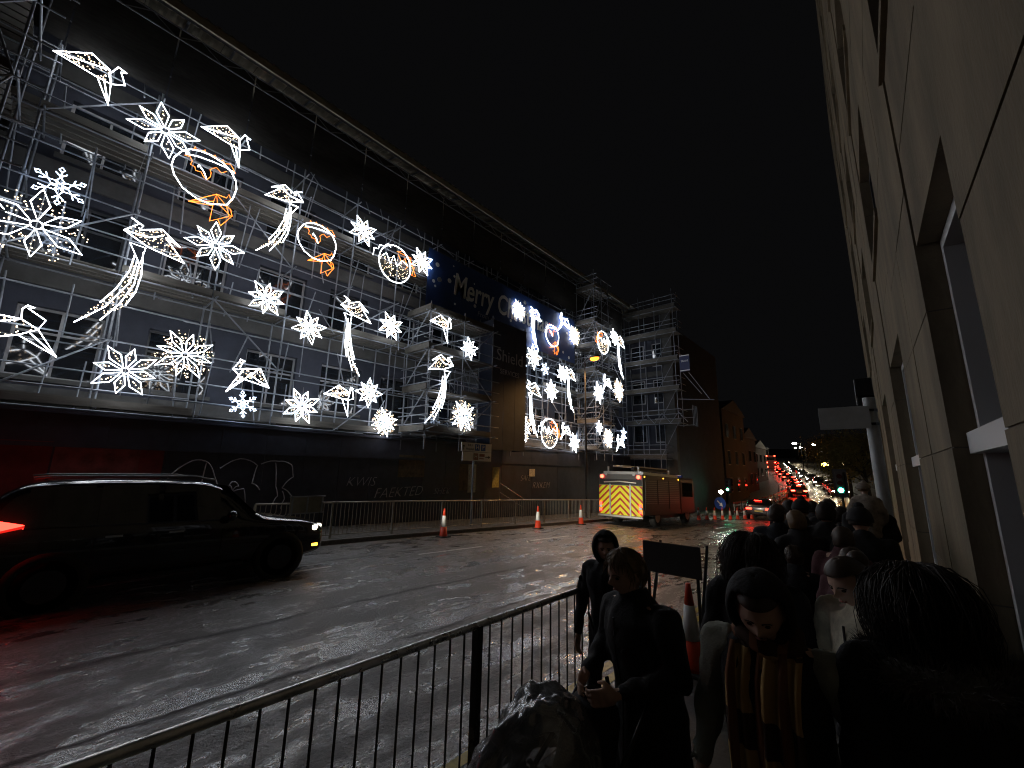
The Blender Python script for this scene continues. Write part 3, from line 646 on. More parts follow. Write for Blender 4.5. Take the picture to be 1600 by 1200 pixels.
# ------------------------------------------------------------------ hoarding with graffiti
navy = mat('navy_hoarding', (.026,.030,.046), .45, var=.35, vscale=2.5, bump=.1, bscale=8)
red_h = mat('dark_red_poster', (.16,.02,.02), .7, var=.35, vscale=3); pink_h = mat('faded_pink_poster', (.2,.06,.055), .7, var=.45, vscale=4)
spray = mat('grey_spray_paint', (.33,.33,.36), .8, var=.3, vscale=6)
hd = thing('site_hoarding', 'long dark navy plywood hoarding with graffiti along the far pavement', 'hoarding', (-14.850, 13, -.1))
for i in range(29):
    y = -5 + i*1.24; z0 = hz(y+.6)
    put('hoarding_panel', UNIT.setdefault('hpanel', MB().box((0,0,0),(.03,1.232,1)).mesh('hoarding_panel', navy)), hd, (-14.850 + random.uniform(-.006,.006), y+.62, (z0+3.1)/2), None, (1,1,3.1-z0), world=True)
slab('capping_rail', -14.900, -14.780, -5, 31, 3.1, 3.2, navy, hd); slab('skirting_rail', -14.835, -14.790, -5, 31, 2.3, 2.4, navy, hd)
slab('poster', -14.828, -14.822, -2.6, .3, .9, 2.42, red_h, hd); slab('poster', -14.826, -14.820, .34, 1.9, 1.2, 2.36, pink_h, hd); slab('poster', -14.830, -14.824, 1.9, 2.4, 1.0, 2.3, red_h, hd)
def gline(pts, r=.022): MB().tube([(-14.820, a, b) for a, b in pts], r, 4).build('graffiti_line', spray, hd, world=True)
o_ = lambda P, dy, s=1: [(2.5 + dy + a*s, .7 + b*s) for a, b in P]
for P in ([(0,.2),(.02,.9),(.5,1.35),(.9,1.3),(1.1,.9)],[(.85,1.3),(.8,.7),(1.0,.4)],[(1.2,1.15),(1.7,1.45),(2.2,1.25),(2.1,.7),(2.35,.5)],[(1.1,.9),(1.3,.3),(1.9,.55),(2.0,.1)],[(2.3,1.3),(2.8,1.4),(3.2,1.3),(3.3,.9),(3.0,.55),(3.35,.25),(3.5,-.2)],[(2.75,.0),(2.9,.3),(2.8,.6),(2.75,1.1),(2.7,1.35)],[(3.05,-.1),(3.12,.2),(3.02,.45)],[(1.5,.65),(1.6,.75),(1.75,.62),(1.6,.5),(1.5,.65)]):
    pts = o_(P, .05); Q = []
    for (a, b), (c, d) in zip(pts, pts[1:]):
        for k in range(4): u = k/4; Q.append((a+(c-a)*u + .02*noise.noise(Vector((a*3+u,b,1))), b+(d-b)*u + .05*sin(pi*u)))
    Q.append(pts[-1]); gline(Q, .016)
for txt, y, z, s, rot in (('KWIS', 8.3, 1.42, .5, .0), ('FAEKTED', 10.0, 1.0, .55, -.03), ('SHEK', 12.2, 1.0, .4, 0), ('SAFE', 18.0, 1.55, .42, 0), ('RXKEM', 19.4, 1.15, .5, 0)):
    put('graffiti_tag', text_mesh(txt, s, spray, .35, .003, -.012), hd, (-14.820, y, z), (R(90), rot, R(90)), world=True)
paper = mat('weathered_paper', (.4,.4,.33), .8, var=.4, vscale=9); yelp = mat('yellow_notice', (.4,.35,.1), .7, var=.4, vscale=9); brownp = mat('brown_poster', (.12,.09,.05), .8, var=.5, vscale=5)
slab('poster', -14.830, -14.822, 13.2, 14.3, 1.0, 2.2, brownp, hd); slab('notice', -14.821, -14.815, 13.75, 14.25, .9, 2.2, paper, hd); slab('notice', -14.830, -14.822, 15.4, 15.9, 1.1, 2.1, yelp, hd)
slab('notice', -14.830, -14.822, 9.9, 11.2, 1.6, 2.5, brownp, hd); slab('notice', -14.800, -14.790, 18.3, 18.8, 1.65, 2.05, paper, hd)
hr = thing('stair_handrail', 'bright slanting metal handrail against the hoarding', 'handrail', (-14.2, 16.3, hz(16)))
pole('rail', (-14.3, 15.4, 1.35), (-14.3, 17.2, .55), .025, mat('polished_steel', (.7,.7,.7), .2, .9), hr); pole('post', (-14.3, 15.4, hz(15.4)), (-14.3, 15.4, 1.35), .02, steel, hr); pole('post', (-14.3, 17.2, hz(17.2)), (-14.3, 17.2, .55), .02, steel, hr); pole('rail', (-14.3, 15.4, .9), (-14.3, 17.2, .1), .02, steel, hr)

# ------------------------------------------------------------------ pedestrian guard rails
def guardrail(name, label, x, y0, y1, mat_, step=.112, post=2.0, h=1.0, pr=.007, top=.024, tm=None):
    t = thing(name, label, 'railing', (x, y0, hz(y0)))
    y = y0
    while y < y1 - .01:
        ye = min(y+post, y1)
        za, zb = hz(y), hz(ye)
        pole('top_rail', (x, y, za+h), (x, ye, zb+h), top, tm or mat_, t, 12); pole('bottom_rail', (x, y, za+.1), (x, ye, zb+.1), .015, mat_, t, 8)
        slab('post', x-.025, x+.025, y-.025, y+.025, za, za+h-.005, mat_, t)
        n = int(round((ye-y)/step))
        for k in range(1, n):
            u = k/n; z = za + (zb-za)*u; yy = y + (ye-y)*u
            pole('picket', (x, yy, z+.1), (x, yy, z+h-.01), pr, mat_, t, 5)
        y = ye
    slab('post', x-.025, x+.025, y1-.025, y1+.025, hz(y1), hz(y1)+h-.005, mat_, t)
    return t
gal = mat('weathered_galvanised_rail', (.30,.29,.25), .45, .4, var=.3, vscale=6)
wet_top = mat('wet_worn_steel', (.65,.65,.62), .3, .9, var=.4, vscale=5, rvar=.12)
blk = mat('wet_dark_rail_paint', (.05,.05,.048), .2, .5, var=.2, vscale=6, rvar=.08)
guardrail('guard_railing', 'dark wet pedestrian guard rail between near pavement and road', -2.13, -1.88, 3.62, blk, .115, 2.0, tm=wet_top)
guardrail('guard_railing', 'long grey pedestrian guard rail along the far kerb below the hoarding', -12.25, 4.0, 22.4, gal, .125, 2.05, pr=.010)

# ------------------------------------------------------------------ cones
cone_o = mat('cone_red_plastic', (.75,.06,.02), .45, var=.12, vscale=8); cone_w = mat('cone_white_sleeve', (.8,.8,.78), .4); cone_b = mat('cone_black_base', (.02,.02,.02), .7)
def cone(label, x, y, z, h=.95, group='traffic cones along the far kerb', proto=None):
    if proto:
        t = copy_tree(proto); t.location = (x,y,z); tag(t, label, 'traffic cone', group); s = h/.95; t.scale = (s,s,s); return t
    t = thing('traffic_cone', label, 'traffic cone', (x,y,z), 0, group)
    b = MB(); b.box((0,0,.02),(.38,.38,.04)); b.build('base', cone_b, t, bevel=.01)
    rr = lambda z_: .14 - .112*(z_-.04)/.91
    MB().lathe([(rr(.04)+.015,.04),(rr(.07),.08),(rr(.35),.35)], 16).build('lower_cone', cone_o, t, True); MB().lathe([(rr(.35)+.003,.35),(rr(.72)+.003,.72)], 16).build('white_sleeve', cone_w, t, True); MB().lathe([(rr(.72),.72),(rr(.95),.95),(.02,.955)], 16).build('upper_cone', cone_o, t, True)
    t.scale = (h/.95,)*3; return t
rz_ = lambda y: hz(y)-.12
c0 = cone('tall red and white cone standing alone nearest on the far kerb', -11.45, 9.6, rz_(9.6), .92)
cone('red and white cone midway along the far kerb by the direction sign side', -11.45, 14.8, rz_(14.8), .92, proto=c0)
cone('red and white cone just left of the fire engine', -11.5, 18.3, rz_(18.3), .92, proto=c0)
cone('red and white cone standing among the pedestrians by the dark sign back', -1.76, 4.95, hz(4.9), .86, 'cones by the crowd', c0)
for i in range(8):
    y = 29.4 + i*.75
    cone('small white-banded cone in the far row by the blue arrow sign', -9.5 + i*.28, y, rz_(y), .8, 'row of far cones by the arrow sign', c0)

# ------------------------------------------------------------------ signs and street furniture
sign_b = mat('sign_blue', (.02,.08,.4), .4); sign_br = mat('sign_brown', (.22,.06,.03), .4); sign_k = mat('sign_black', (.015,.015,.015), .5); sign_wm = mat('sign_white', (.72,.73,.75), .4, var=.06, vscale=5); sign_gb = mat('sign_grey_back', (.45,.47,.47), .5, .3, var=.15, vscale=4)
ds = thing('direction_sign', 'white two-panel direction sign with blue H and P above the far railing', 'sign', (-12.6, 12.0, hz(12)))
for z0, z1, y0 in ((2.68,3.03,11.15),(2.31,2.665,11.22)): slab('panel', -12.5, -12.47, y0, 12.85, z0, z1, sign_wm, ds)
pole('post', (-12.55, 11.9, hz(12)), (-12.55, 11.9, 3.0), .04, steel, ds, 8)
def onsign(txt, s, m, y, z, x=-12.466): return put('lettering', text_mesh(txt, s, m, 0, .002), ds, (x, y, z), FACE_STREET, world=True)
onsign('B.R.I', .13, sign_k, 11.62, 2.93); onsign('Hospitals', .12, sign_k, 11.62, 2.78)
for y, tx, m, z in ((12.02,'H',sign_b,2.855),(12.36,'P',sign_b,2.855),(11.95,'H',sign_br,2.485)):
    slab('symbol_plate', -12.469, -12.464, y-.13, y+.13, z-.13, z+.13, m, ds); onsign(tx, .24, sign_wm, y, z, -12.461)
slab('symbol_plate', -12.469, -12.464, 12.15, 12.45, 2.49, 2.6, sign_br, ds); slab('symbol_plate', -12.469, -12.464, 12.15, 12.4, 2.39, 2.43, sign_br, ds)
MB().prism([(11.2,2.86),(11.27,2.95),(11.34,2.86),(11.29,2.86),(11.29,2.74),(11.25,2.74),(11.25,2.86)], -12.468, -12.463).build('arrow', sign_k, ds, world=True)
MB().prism([(12.5,2.46),(12.68,2.46),(12.68,2.41),(12.78,2.48),(12.68,2.55),(12.68,2.5),(12.5,2.5)], -12.468, -12.463).build('arrow', sign_k, ds, world=True)
# back of a temporary sign behind the far railing, and roadworks sign near the crowd
def aframe(label, x, y, w, h, z0, rz):
    t = thing('roadworks_sign', label, 'sign', (x, y, hz(y)), rz, None)
    MB().box((0,0,z0+h/2),(w,.02,h)).build('plate', mat('dark_sign_back', (.03,.03,.03), .6), t, bevel=.008)
    for s_ in (-1,1):
        MB().box((s_*w*.42,-.03,(z0+h)/2),(.035,.03,z0+h)).build('leg', black_metal, t); MB().box((s_*w*.42,-.28,(z0+h*.9)/2),(.035,.03,(z0+h*.9)*1.08),(.42,0,0)).build('leg', black_metal, t)
    for z in (z0+.1, z0+h-.1): MB().box((0,-.025,z),(w*.95,.03,.035)).build('stiffener', black_metal, t)
    return t
aframe('dark back of a roadworks sign on a frame beside the near cone', -2.42, 6.2, .82, .42, .66, R(180))
sb = thing('temporary_sign', 'grey back of a rectangular sign propped at the far railing', 'sign', (-11.95, 5.2, hz(5)))
slab('plate', -12.02, -12.0, 4.75, 5.65, .72, 1.15, mat('dirty_sign_back', (.16,.15,.12), .6, var=.2, vscale=5), sb)
for y in (4.8, 5.2, 5.6): slab('stiffener', -11.995, -11.975, y-.02, y+.02, .72, 1.15, steel, sb)
for z in (.7,1.14): slab('frame', -11.998, -11.97, 4.72, 5.68, z, z+.03, steel, sb)
for y in (4.85, 5.55): slab('leg', -12.0, -11.97, y-.02, y+.02, hz(5), .72, black_metal, sb)
# sodium street lamp
lp = thing('street_lamp', 'tall street lamp glowing orange in front of the lights', 'street lamp', (-12.75, 20.9, hz(21)))
pole('column', (-12.75, 20.9, hz(21)), (-12.75, 20.9, 4.5), .07, black_metal, lp, 10); pole('column', (-12.75, 20.9, 4.5), (-12.75, 20.9, 8.45), .05, black_metal, lp, 10); pole('arm', (-12.75, 20.9, 8.4), (-12.05, 20.65, 8.55), .03, black_metal, lp, 8)
MB().ell((-11.9,20.6,8.53),(.42,.25,.10)).build('lantern_hood', black_metal, lp, True, world=True)
MB().ell((-11.9,20.6,8.42),(.30,.17,.15)).build('lamp_bowl', emit('sodium_lamp', (1,.30,.02), 2.6), lp, True, world=True)
ld_ = bpy.data.lights.new('sodium_light', 'SPOT'); ld_.energy = 900; ld_.color = (1,.5,.16); ld_.spot_size = R(150); ld_.spot_blend = .6; ld_.shadow_soft_size = .16
lo_ = bpy.data.objects.new('sodium_light', ld_); COL.objects.link(lo_); lo_.parent = lp; lo_.matrix_parent_inverse = lp.matrix_basis.inverted(); lo_.location = (-11.9,20.6,8.08)
# right-hand road sign seen from behind on its pole
rs = thing('road_sign_back', 'grey back of a rectangular road sign on a pole by the stone wall', 'sign', (-.06, 8, hz(8)))
pole('pole', (-.06, 8, hz(8)), (-.06, 8, 3.15), .075, sign_gb, rs, 12)
MB().box((-.37,7.9,2.86),(.60,.015,.33)).build('plate', sign_gb, rs, bevel=.004, world=True)
for z in (2.76, 2.96): slab('stiffener', -.67, -.02, 7.915, 7.945, z-.015, z+.015, black_metal, rs)
for z in (2.76, 2.96): MB().lathe([(.085,z-.02),(.085,z+.02)], 12, (-.06,8,0)).build('clip', steel, rs, world=True)
bx_ = thing('signal_box', 'dark lamp box fixed high on the sign pole', 'signal', (-.08, 8.3, 3.1)); MB().box((-.1,8.35,3.25),(.22,.22,.5)).build('housing', black_metal, bx_, bevel=.02, world=True); MB().box((-.1,8.22,3.3),(.2,.06,.16)).build('hood', black_metal, bx_, world=True)
# ------------------------------------------------------------------ stone building on the right
limestone = mat('limestone_cladding', (.19,.15,.095), .85, var=.38, vscale=1.6, bump=.3, bscale=45, stretch=(1,1,.35))
joint_m = mat('dark_joint', (.10,.085,.065), .9)
rb = thing('stone_building', 'tall pale stone building with deep window bays at the right edge', 'building', (.55, 0, 0), math.atan(.026))
bays_r = [(3.16,4.85),(7.6,10.3),(13.1,15.8),(18.6,21.3)]
edges = [-6] + [v for b in bays_r for v in b] + [25.5]
levels = [(5.87,7.9),(9.2,11.25),(12.5,14.6),(15.8,17.9)]
core = MB(); core.bx(.5, 4, -6, 25.4, -2, 21)
core.build('core', joint_m, rb)
panel_me = {}
def stone(y0, y1, z0, z1, x0=0.0, d=.3):
    k = (round(y1-y0,2), round(z1-z0,2), d)
    if k not in panel_me:
        me = MB().box((0,0,0),(d, y1-y0-.012, z1-z0-.012)).mesh('stone_panel', limestone); panel_me[k] = me
    put('stone_panel', panel_me[k], rb, (x0+d/2+random.uniform(-.003,.003), (y0+y1)/2, (z0+z1)/2))
piers = [(edges[i], edges[i+1]) for i in range(0, len(edges), 2)]
for y0, y1 in piers:
    slab('joint_backing', .012, .5, y0+.01, y1-.01, -1.5, 20.5, joint_m, rb, world=False)
    n = max(1, round((y1-y0)/1.7)); z = -1.2; k = 0
    while z < 20:
        h = 1.15 if z < 4 else 1.3; off = 0
        for i in range(n): stone(y0+(y1-y0)*i/n, y0+(y1-y0)*(i+1)/n, z, z+h)
        z += h; k += 1
white_fr = mat('off_white_frame', (.78,.78,.78), .45)
for b, (y0, y1) in enumerate(bays_r):
    zz = [4.0] + [v for l in levels for v in l] + [20.2]
    for i in range(0, len(zz), 2): 
        slab('joint_backing', .03, .5, y0-.005, y1+.005, zz[i]+.01, zz[i+1]-.01, joint_m, rb, world=False)
        nz_ = max(1, round((zz[i+1]-zz[i])/.95)); hh = (zz[i+1]-zz[i])/nz_
        for q in range(nz_): stone(y0, y1, zz[i]+q*hh, zz[i]+(q+1)*hh, .015, .28)
    for li, (z0, z1) in enumerate([(.35,4.0)] + levels):
        fr = MB(); fx0, fx1 = .16, .33
        fr.bx(fx0,fx1,y0,y0+.09,z0,z1).bx(fx0,fx1,y1-.09,y1,z0,z1).bx(fx0,fx1,y0+.09,y1-.09,z1-.09,z1).bx(fx0,fx1,y0+.09,y1-.09,z0,z0+.1)
        ym = (y0+y1)/2
        fr.bx(fx0+.01,fx1-.01,ym-.05,ym+.05,z0+.1,z1-.09)
        if li == 0: fr.bx(fx0-.07,fx1+.02,y0+.02,y1-.02,2.2,2.36)
        fo = fr.build('window', white_fr if li == 0 else frame_d, rb)
        MB().bx(.335,.35,y0+.05,y1-.05,z0+.05,z1-.05).build('pane', glass_m, fo)
        if li == 0: slab('plinth', .1, .5, y0, y1, -1.2, .34, limestone, rb, world=False)
        else: slab('window_sill', -.03, .3, y0-.05, y1+.05, z0-.1, z0-.003, limestone, rb, world=False)

# ------------------------------------------------------------------ vehicles
tyre_m = mat('tyre_rubber', (.015,.015,.015), .75); rim_m = mat('alloy_rim', (.06,.06,.065), .3, .8); chrome = mat('chrome_trim', (.6,.6,.6), .15, 1.0)
car_glass = mat('car_glass', (.008,.009,.01), .03, 0, spec=.9)
tail_l = emit('red_tail_lamp', (1,.02,.012), 7); brake_l = emit('red_brake_lamp', (1,.02,.01), 30); head_l = emit('white_head_lamp', (1,.88,.6), 70); head_dim = emit('side_lamp', (1,.95,.8), 6); amber_l = emit('amber_lamp', (1,.4,.03), 5)
plate_y = mat('yellow_plate', (.6,.5,.1), .5)
def wheel(t, x, y, r, w=.22, rimmat=None):
    s_ = 1 if x > 0 else -1
    o = MB().lathe([(r*.6,-w/2),(r*.95,-w/2),(r,-w/3),(r,w/3),(r*.95,w/2),(r*.6,w/2)], 24, (0,0,0), 'x').build('wheel', tyre_m, t, True); o.location = (x, y, r)
    m = MB(); m.lathe([(r*.62,-.02),(r*.62,.03)], 20, (s_*w*.42,0,0), 'x')
    for k in range(5): m.box((s_*w*.47, r*.3*sin(k*2*pi/5), r*.3*cos(k*2*pi/5)), (.03, .07, r*.56), (-k*2*pi/5, 0, 0))
    m.build('rim', rimmat or rim_m, o)
def car(name, label, cat, loc, rz, paint, L=4.7, Wd=1.9, H=1.7, hood=.98, belt=1.02, group=None, tail=None, head=None, detail=True, wagon=True, slope=0):
    t = thing(name, label, cat, loc, rz, group); t.rotation_euler = (slope, 0, rz)
    h = Wd/2; y0, y1 = -L/2, L/2
    # stations: y, zbot, zbelt, ztop, wbelt, wtop
    back = [(0,.42,belt*.95,belt*.97,.88,.80),(.03,.33,belt,belt+.06,.95,.86)] if not wagon else [(0,.42,belt,belt+.02,.88,.80),(.02,.33,belt+.02,H*.80,.95,.80),(.07,.27,belt+.02,H*.965,.98,.76)]
    st = back + [(.16,.24,belt+.02,H*.99,1,.76),(.32,.22,belt,H,1,.76),(.52,.22,belt-.01,H*.985,1,.77),(.60,.22,belt-.02,H*.94,1,.78),(.70,.22,belt-.03,belt+.16,1,.80),(.74,.22,hood,hood+.05,.99,.82),(.85,.23,hood-.04,hood,.98,.80),(.94,.25,hood-.11,hood-.07,.95,.74),(.985,.30,hood-.2,hood-.16,.90,.66),(1,.36,hood-.3,hood-.27,.84,.6)]
    rings = []
    for f, zb, zl, zt, wl, wt in st:
        y = y0 + L*f; a = [(.78*h*wl, zb), (h*wl*.97, zb+.1), (h*wl, zb+(zl-zb)*.45), (h*wl*.985, zl-.06), (h*wl*.955, zl), (h*wt, zt-.07 if zt-zl > .2 else zt-.01), (h*wt*.86, zt)]
        rings.append([(p[0], y, p[1]) for p in a] + [(-p[0], y, p[1]) for p in reversed(a)])
    bd = MB().loft(rings).build('body', paint, t, True); m = bd.modifiers.new('s', 'SUBSURF'); m.levels = 1; m.render_levels = 2 if detail else 1
    def P(f, s_, u, off=.014):      # point on the side glass: u 0 belt .. 1 top
        for a, b in zip(st, st[1:]):
            if f <= b[0]:
                k = (f-a[0])/(b[0]-a[0]); q = [a[i]+(b[i]-a[i])*k for i in range(6)]; break
        zl, zt = q[2]+.02, q[3]-.09; return (s_*(h*(q[4]*.955+(q[5]-q[4]*.955)*u)+off), y0+L*f, zl+(zt-zl)*u)
    for s_ in (-1, 1):
        spans = [(.10,.24),(.255,.40),(.415,.585)] if wagon else [(.2,.36),(.38,.575)]
        for a, b in spans:
            n = 5; vs = []; 
            for i in range(n+1):
                f = a+(b-a)*i/n; vs += [P(f,s_,0), P(f,s_,.5,.012), P(f,s_,1,.006)]
            MB().add(vs, [(3*i+j, 3*i+3+j, 3*i+4+j, 3*i+1+j) for i in range(n) for j in (0,1)]).build('side_window', car_glass, t, True)
    zr = [s for s in st]; 
    MB().add([(-h*.72,y0+L*.605,H*.93),(h*.72,y0+L*.605,H*.93),(h*.86,y0+L*.715,belt+.07),(-h*.86,y0+L*.715,belt+.07)], [(0,1,2,3)]).build('windscreen', car_glass, t)
    if wagon: MB().add([(-h*.66,y0+L*.045-.02,H*.93),(h*.66,y0+L*.045-.02,H*.93),(h*.76,y0+.03-.03,belt+.12),(-h*.76,y0-.0,belt+.12)], [(3,2,1,0)]).build('rear_window', car_glass, t)
    r = .36 if H > 1.6 else .32
    for s_ in (-1,1):
        for f in (.17,.81): wheel(t, s_*(h-.10), y0+L*f, r)
        if detail:
            for f in (.17,.81): MB().lathe([(r+.03,-.02),(r+.10,-.02),(r+.09,.02),(r+.02,.02)], 24, (s_*(h-.01),y0+L*f,r), 'x').build('wheel_arch', tyre_m, t, True)
            mo = MB().ell((s_*(h+.13), y0+L*.615, belt+.08),(.12,.08,.09)).build('wing_mirror', paint, t, True); MB().box((s_*(h+.02),y0+L*.615,belt+.03),(.1,.05,.04)).build('mirror_stalk', paint, mo)
            for f in (.30,.46): MB().box((s_*(h+.012),y0+L*f,belt-.14),(.03,.2,.03)).build('door_handle', chrome, t)
            for f in (.255,.41,.60): MB().box((s_*(h+.0),y0+L*f,.66),(.012,.008,.62)).build('door_seam', tyre_m, t)
            MB().tube([(s_*h*.70,y0+L*.10,H-.0),(s_*h*.72,y0+L*.14,H+.035),(s_*h*.74,y0+L*.5,H+.035),(s_*h*.74,y0+L*.56,H-.02)], .018, 6).build('roof_rail', mat('satin_rail', (.12,.12,.12), .5, .5), t, True)
            MB().tube([P(.1,s_,0,.01),P(.3,s_,0,.012),P(.585,s_,0,.012)], .01, 4).build('chrome_strip', chrome, t)
            MB().box((s_*(h+.005),y0+L*.48,.34),(.02,L*.4,.05)).build('sill_trim', black_metal, t)
    for s_ in (-1,1):
        if wagon and detail:
            MB().prism([(y0+.02,belt-.02),(y0+.02,belt+.22),(y0+.20,belt+.17),(y0+.5,belt+.09),(y0+.2,belt+.01)], s_*(h*.87), s_*(h+.012)).build('tail_lamp', tail or tail_l, t)
        else: MB().box((s_*h*.68,y0-.0,belt-.15),(h*.4,.08,.13)).build('tail_lamp', tail or tail_l, t, bevel=.02)
        MB().box((s_*h*.74,y1-(.24 if detail else .14),hood-.22),(h*.36,.30 if detail else .2,.10),(0,0,-s_*(.75 if detail else .35))).build('head_lamp', head or head_dim, t, bevel=.03)
    if detail: MB().box((0,y1-.02,.55),(h*1.0,.06,.28)).build('grille', black_metal, t, bevel=.02); MB().box((h*.9,y1-.22,.5),(.06,.12,.05)).build('fog_lamp', amber_l, t)
    MB().box((0,y0-.01,.62),(.5,.02,.11)).build('number_plate', plate_y, t)
    if tail is not None: MB().box((0,y0+.12 if not wagon else y0+.05,H*.93 if wagon else belt+.22),(.45,.04,.03)).build('brake_light_bar', tail, t)
    return t
blackp = mat('black_car_paint', (.008,.008,.009), .12, .2, coat=1); greyp = mat('grey_car_paint', (.05,.05,.055), .2, .4, coat=1); redp = mat('dark_red_car_paint', (.12,.01,.01), .2, .2, coat=1); whitep = mat('pale_car_paint', (.45,.45,.46), .25, .1, coat=1)
car('large_estate_car', 'black tall estate car with lit tail lamp passing at the left edge', 'car', (-10.1, 2.02, rz_(2)), 0, blackp, 4.85, 1.98, 1.84, 1.06, 1.12, head=emit('suv_headlamp', (1,.95,.75), 3))
suv = bpy.data.objects['large_estate_car']
for s_ in (-1,1):
    ld_ = bpy.data.lights.new('head_lamp_beam', 'SPOT'); ld_.energy = 2200; ld_.spot_size = R(18); ld_.spot_blend = 1; ld_.color = (1,.92,.75); ld_.shadow_soft_size = .06
    lo_ = bpy.data.objects.new('head_lamp_beam', ld_); COL.objects.link(lo_); lo_.parent = suv; lo_.location = (s_*.68, 2.46, .8); lo_.rotation_euler = (R(90-1.5), 0, 0)
sl = lambda y: atan2(hz(y+1)-hz(y-1), 2)
car('hatchback_car', 'car with bright red brake lights nearest in the far queue', 'car', (-7.1, 36.5, rz_(36.5)), R(2), greyp, 4.2, 1.78, 1.45, .9, .92, 'cars queueing away', emit('near_brake_lamp', (1,.02,.01), 11), None, False, True, sl(36.5))
qa = [(62,-.0,'car with red brake lights low in the clustered queue on the hill foot'),(69,0,'second car with red brake lights in the clustered queue'),(76,0,'third car with red brake lights in the clustered queue'),(84,0,'last car with red brake lights in the clustered queue, highest up')] + [(y_, 0, 'car with red brake lights far up the hill road') for y_ in (96,108,121,136,172,190,212)]
for i, (y, dx, lab) in enumerate(qa):
    for side in (0,):
        x = sm(XC,y)-1.9+dx; x2 = sm(XC,y+4)-1.9
        car('queueing_car', lab, 'car', (x, y, rz_(y)), atan2(-(x2-x), 4), [greyp,redp,blackp,whitep][i%4], 4.2, 1.78, 1.45, .9, .92, 'cars queueing away', brake_l, None, False, True, sl(y))
onc = None
for i, y in enumerate([66,74,83,93,104,116,130,146,164,184,206,230]):
    y += random.uniform(-1.5,1.5); x = sm(XC,y)+1.9+random.uniform(-.35,.35); x2 = sm(XC,y+4)+1.9
    lab = ['oncoming car with glaring headlights nearest on the far hill','oncoming car with glaring headlights second in the line on the hill','oncoming car with glaring headlights third in the line on the hill'][i] if i < 3 else 'oncoming car reduced to headlight glare on the distant hill road'
    if onc is None: onc = car('oncoming_car', lab, 'car', (x,y,rz_(y)), 0, greyp, 4.2, 1.78, 1.45, .9, .92, 'oncoming cars on the hill', None, head_l, False, True); t = onc
    else: t = copy_tree(onc); t['label'] = lab; t.location = (x,y,rz_(y))
    t.rotation_euler = (-sl(y), 0, pi + atan2(-(x2-x), 4))
# double-deck bus far up the hill, red lights
bus = thing('bus', 'distant bus with red rear lights at the top of the queue', 'bus', (-26, 150, hz(150)-.12), R(10))
MB().box((0,0,2.3),(2.5,10,4.0)).build('body', mat('dark_red_bus', (.12,.015,.012), .4), bus, bevel=.15)
for s_ in (-1,1):
    for z in (.9,2.2,4.1): MB().box((s_*1.0,-5.03,z),(.28,.06,.24)).build('tail_lamp', emit('bus_tail', (1,.04,.02), 22), bus)
MB().box((0,-5.03,3.3),(2.0,.06,.8)).build('rear_window', car_glass, bus)
for s_ in (-1,1):
    for y in (-3,3): wheel(bus, s_*1.15, y, .48)

# fire engine seen from behind
fe = thing('fire_engine', 'fire engine with yellow and red chevron rear parked by the hoarding', 'fire engine', (-10.35, 20.2, rz_(21)), 0); fe.rotation_euler = (sl(22), 0, 0)
fy = mat('reflective_yellow', (.75,.72,.02), .35); fr_ = mat('reflective_red', (.42,.015,.01), .4); fgrey = mat('grey_shutter', (.09,.09,.09), .4, .3, var=.1, vscale=3); fred = mat('fire_red_paint', (.03,.005,.005), .4); alu = mat('brushed_aluminium', (.5,.5,.48), .35, .8)
fy.node_tree.nodes['Principled BSDF'].inputs['Emission Color'].default_value = (.8,.75,.02,1)
hw, FL = 1.22, 7.6
MB().bx(-hw,hw,.0,5.0,.55,2.55).build('rear_body', fgrey, fe, bevel=.03)
MB().bx(-hw,hw,5.03,7.5,.5,2.6).build('cab', fred, fe, bevel=.12)
MB().bx(-hw+.1,hw-.1,.3,5.0,2.55,2.7).build('roof_deck', alu, fe)
MB().bx(-.95,.95,.02,7.2,.35,.55).build('chassis', black_metal, fe)
for s_ in (-1,1):
    for y in (1.75,6.1): wheel(fe, s_*1.05, y, .5, .3, alu)
    for k in range(3):
        o = MB().bx(s_*(hw+.001),s_*(hw+.02),.25+k*1.55,1.68+k*1.55,.85 if k != 1 else 1.1,2.35).build('roller_shutter', fgrey, fe)
        for q in range(12): MB().bx(s_*(hw+.02),s_*(hw+.028),.27+k*1.55,1.66+k*1.55,1.15+q*.1,1.16+q*.1).build('shutter_slat', alu, o)
    MB().bx(s_*(hw+.001),s_*(hw+.012),5.4,7.1,1.5,2.3).build('cab_window', car_glass, fe)
    MB().bx(s_*(hw+.002),s_*(hw+.014),.1,5.0,.62,.8).build('side_stripe', fgrey, fe)
    for y in (.2,2.6,4.8): MB().box((s_*(hw+.01),y,2.45),(.02,.07,.05)).build('side_marker', amber_l, fe)
    MB().lathe([(.09,0),(.09,-.05)], 14, (s_*1.02,-.03,2.42), 'y').build('upper_tail_lamp', emit('engine_lamp', (1,.04,.02), 10), fe)
    MB().lathe([(.08,0),(.08,-.05)], 14, (s_*.78,-.03,2.55), 'y').build('work_lamp', alu, fe)
    for z, m_ in ((.72,tail_l),(.9,print_w),(1.05,tail_l)): MB().box((s_*1.1,-.035,z),(.14,.05,.12)).build('tail_lamp', m_, fe)
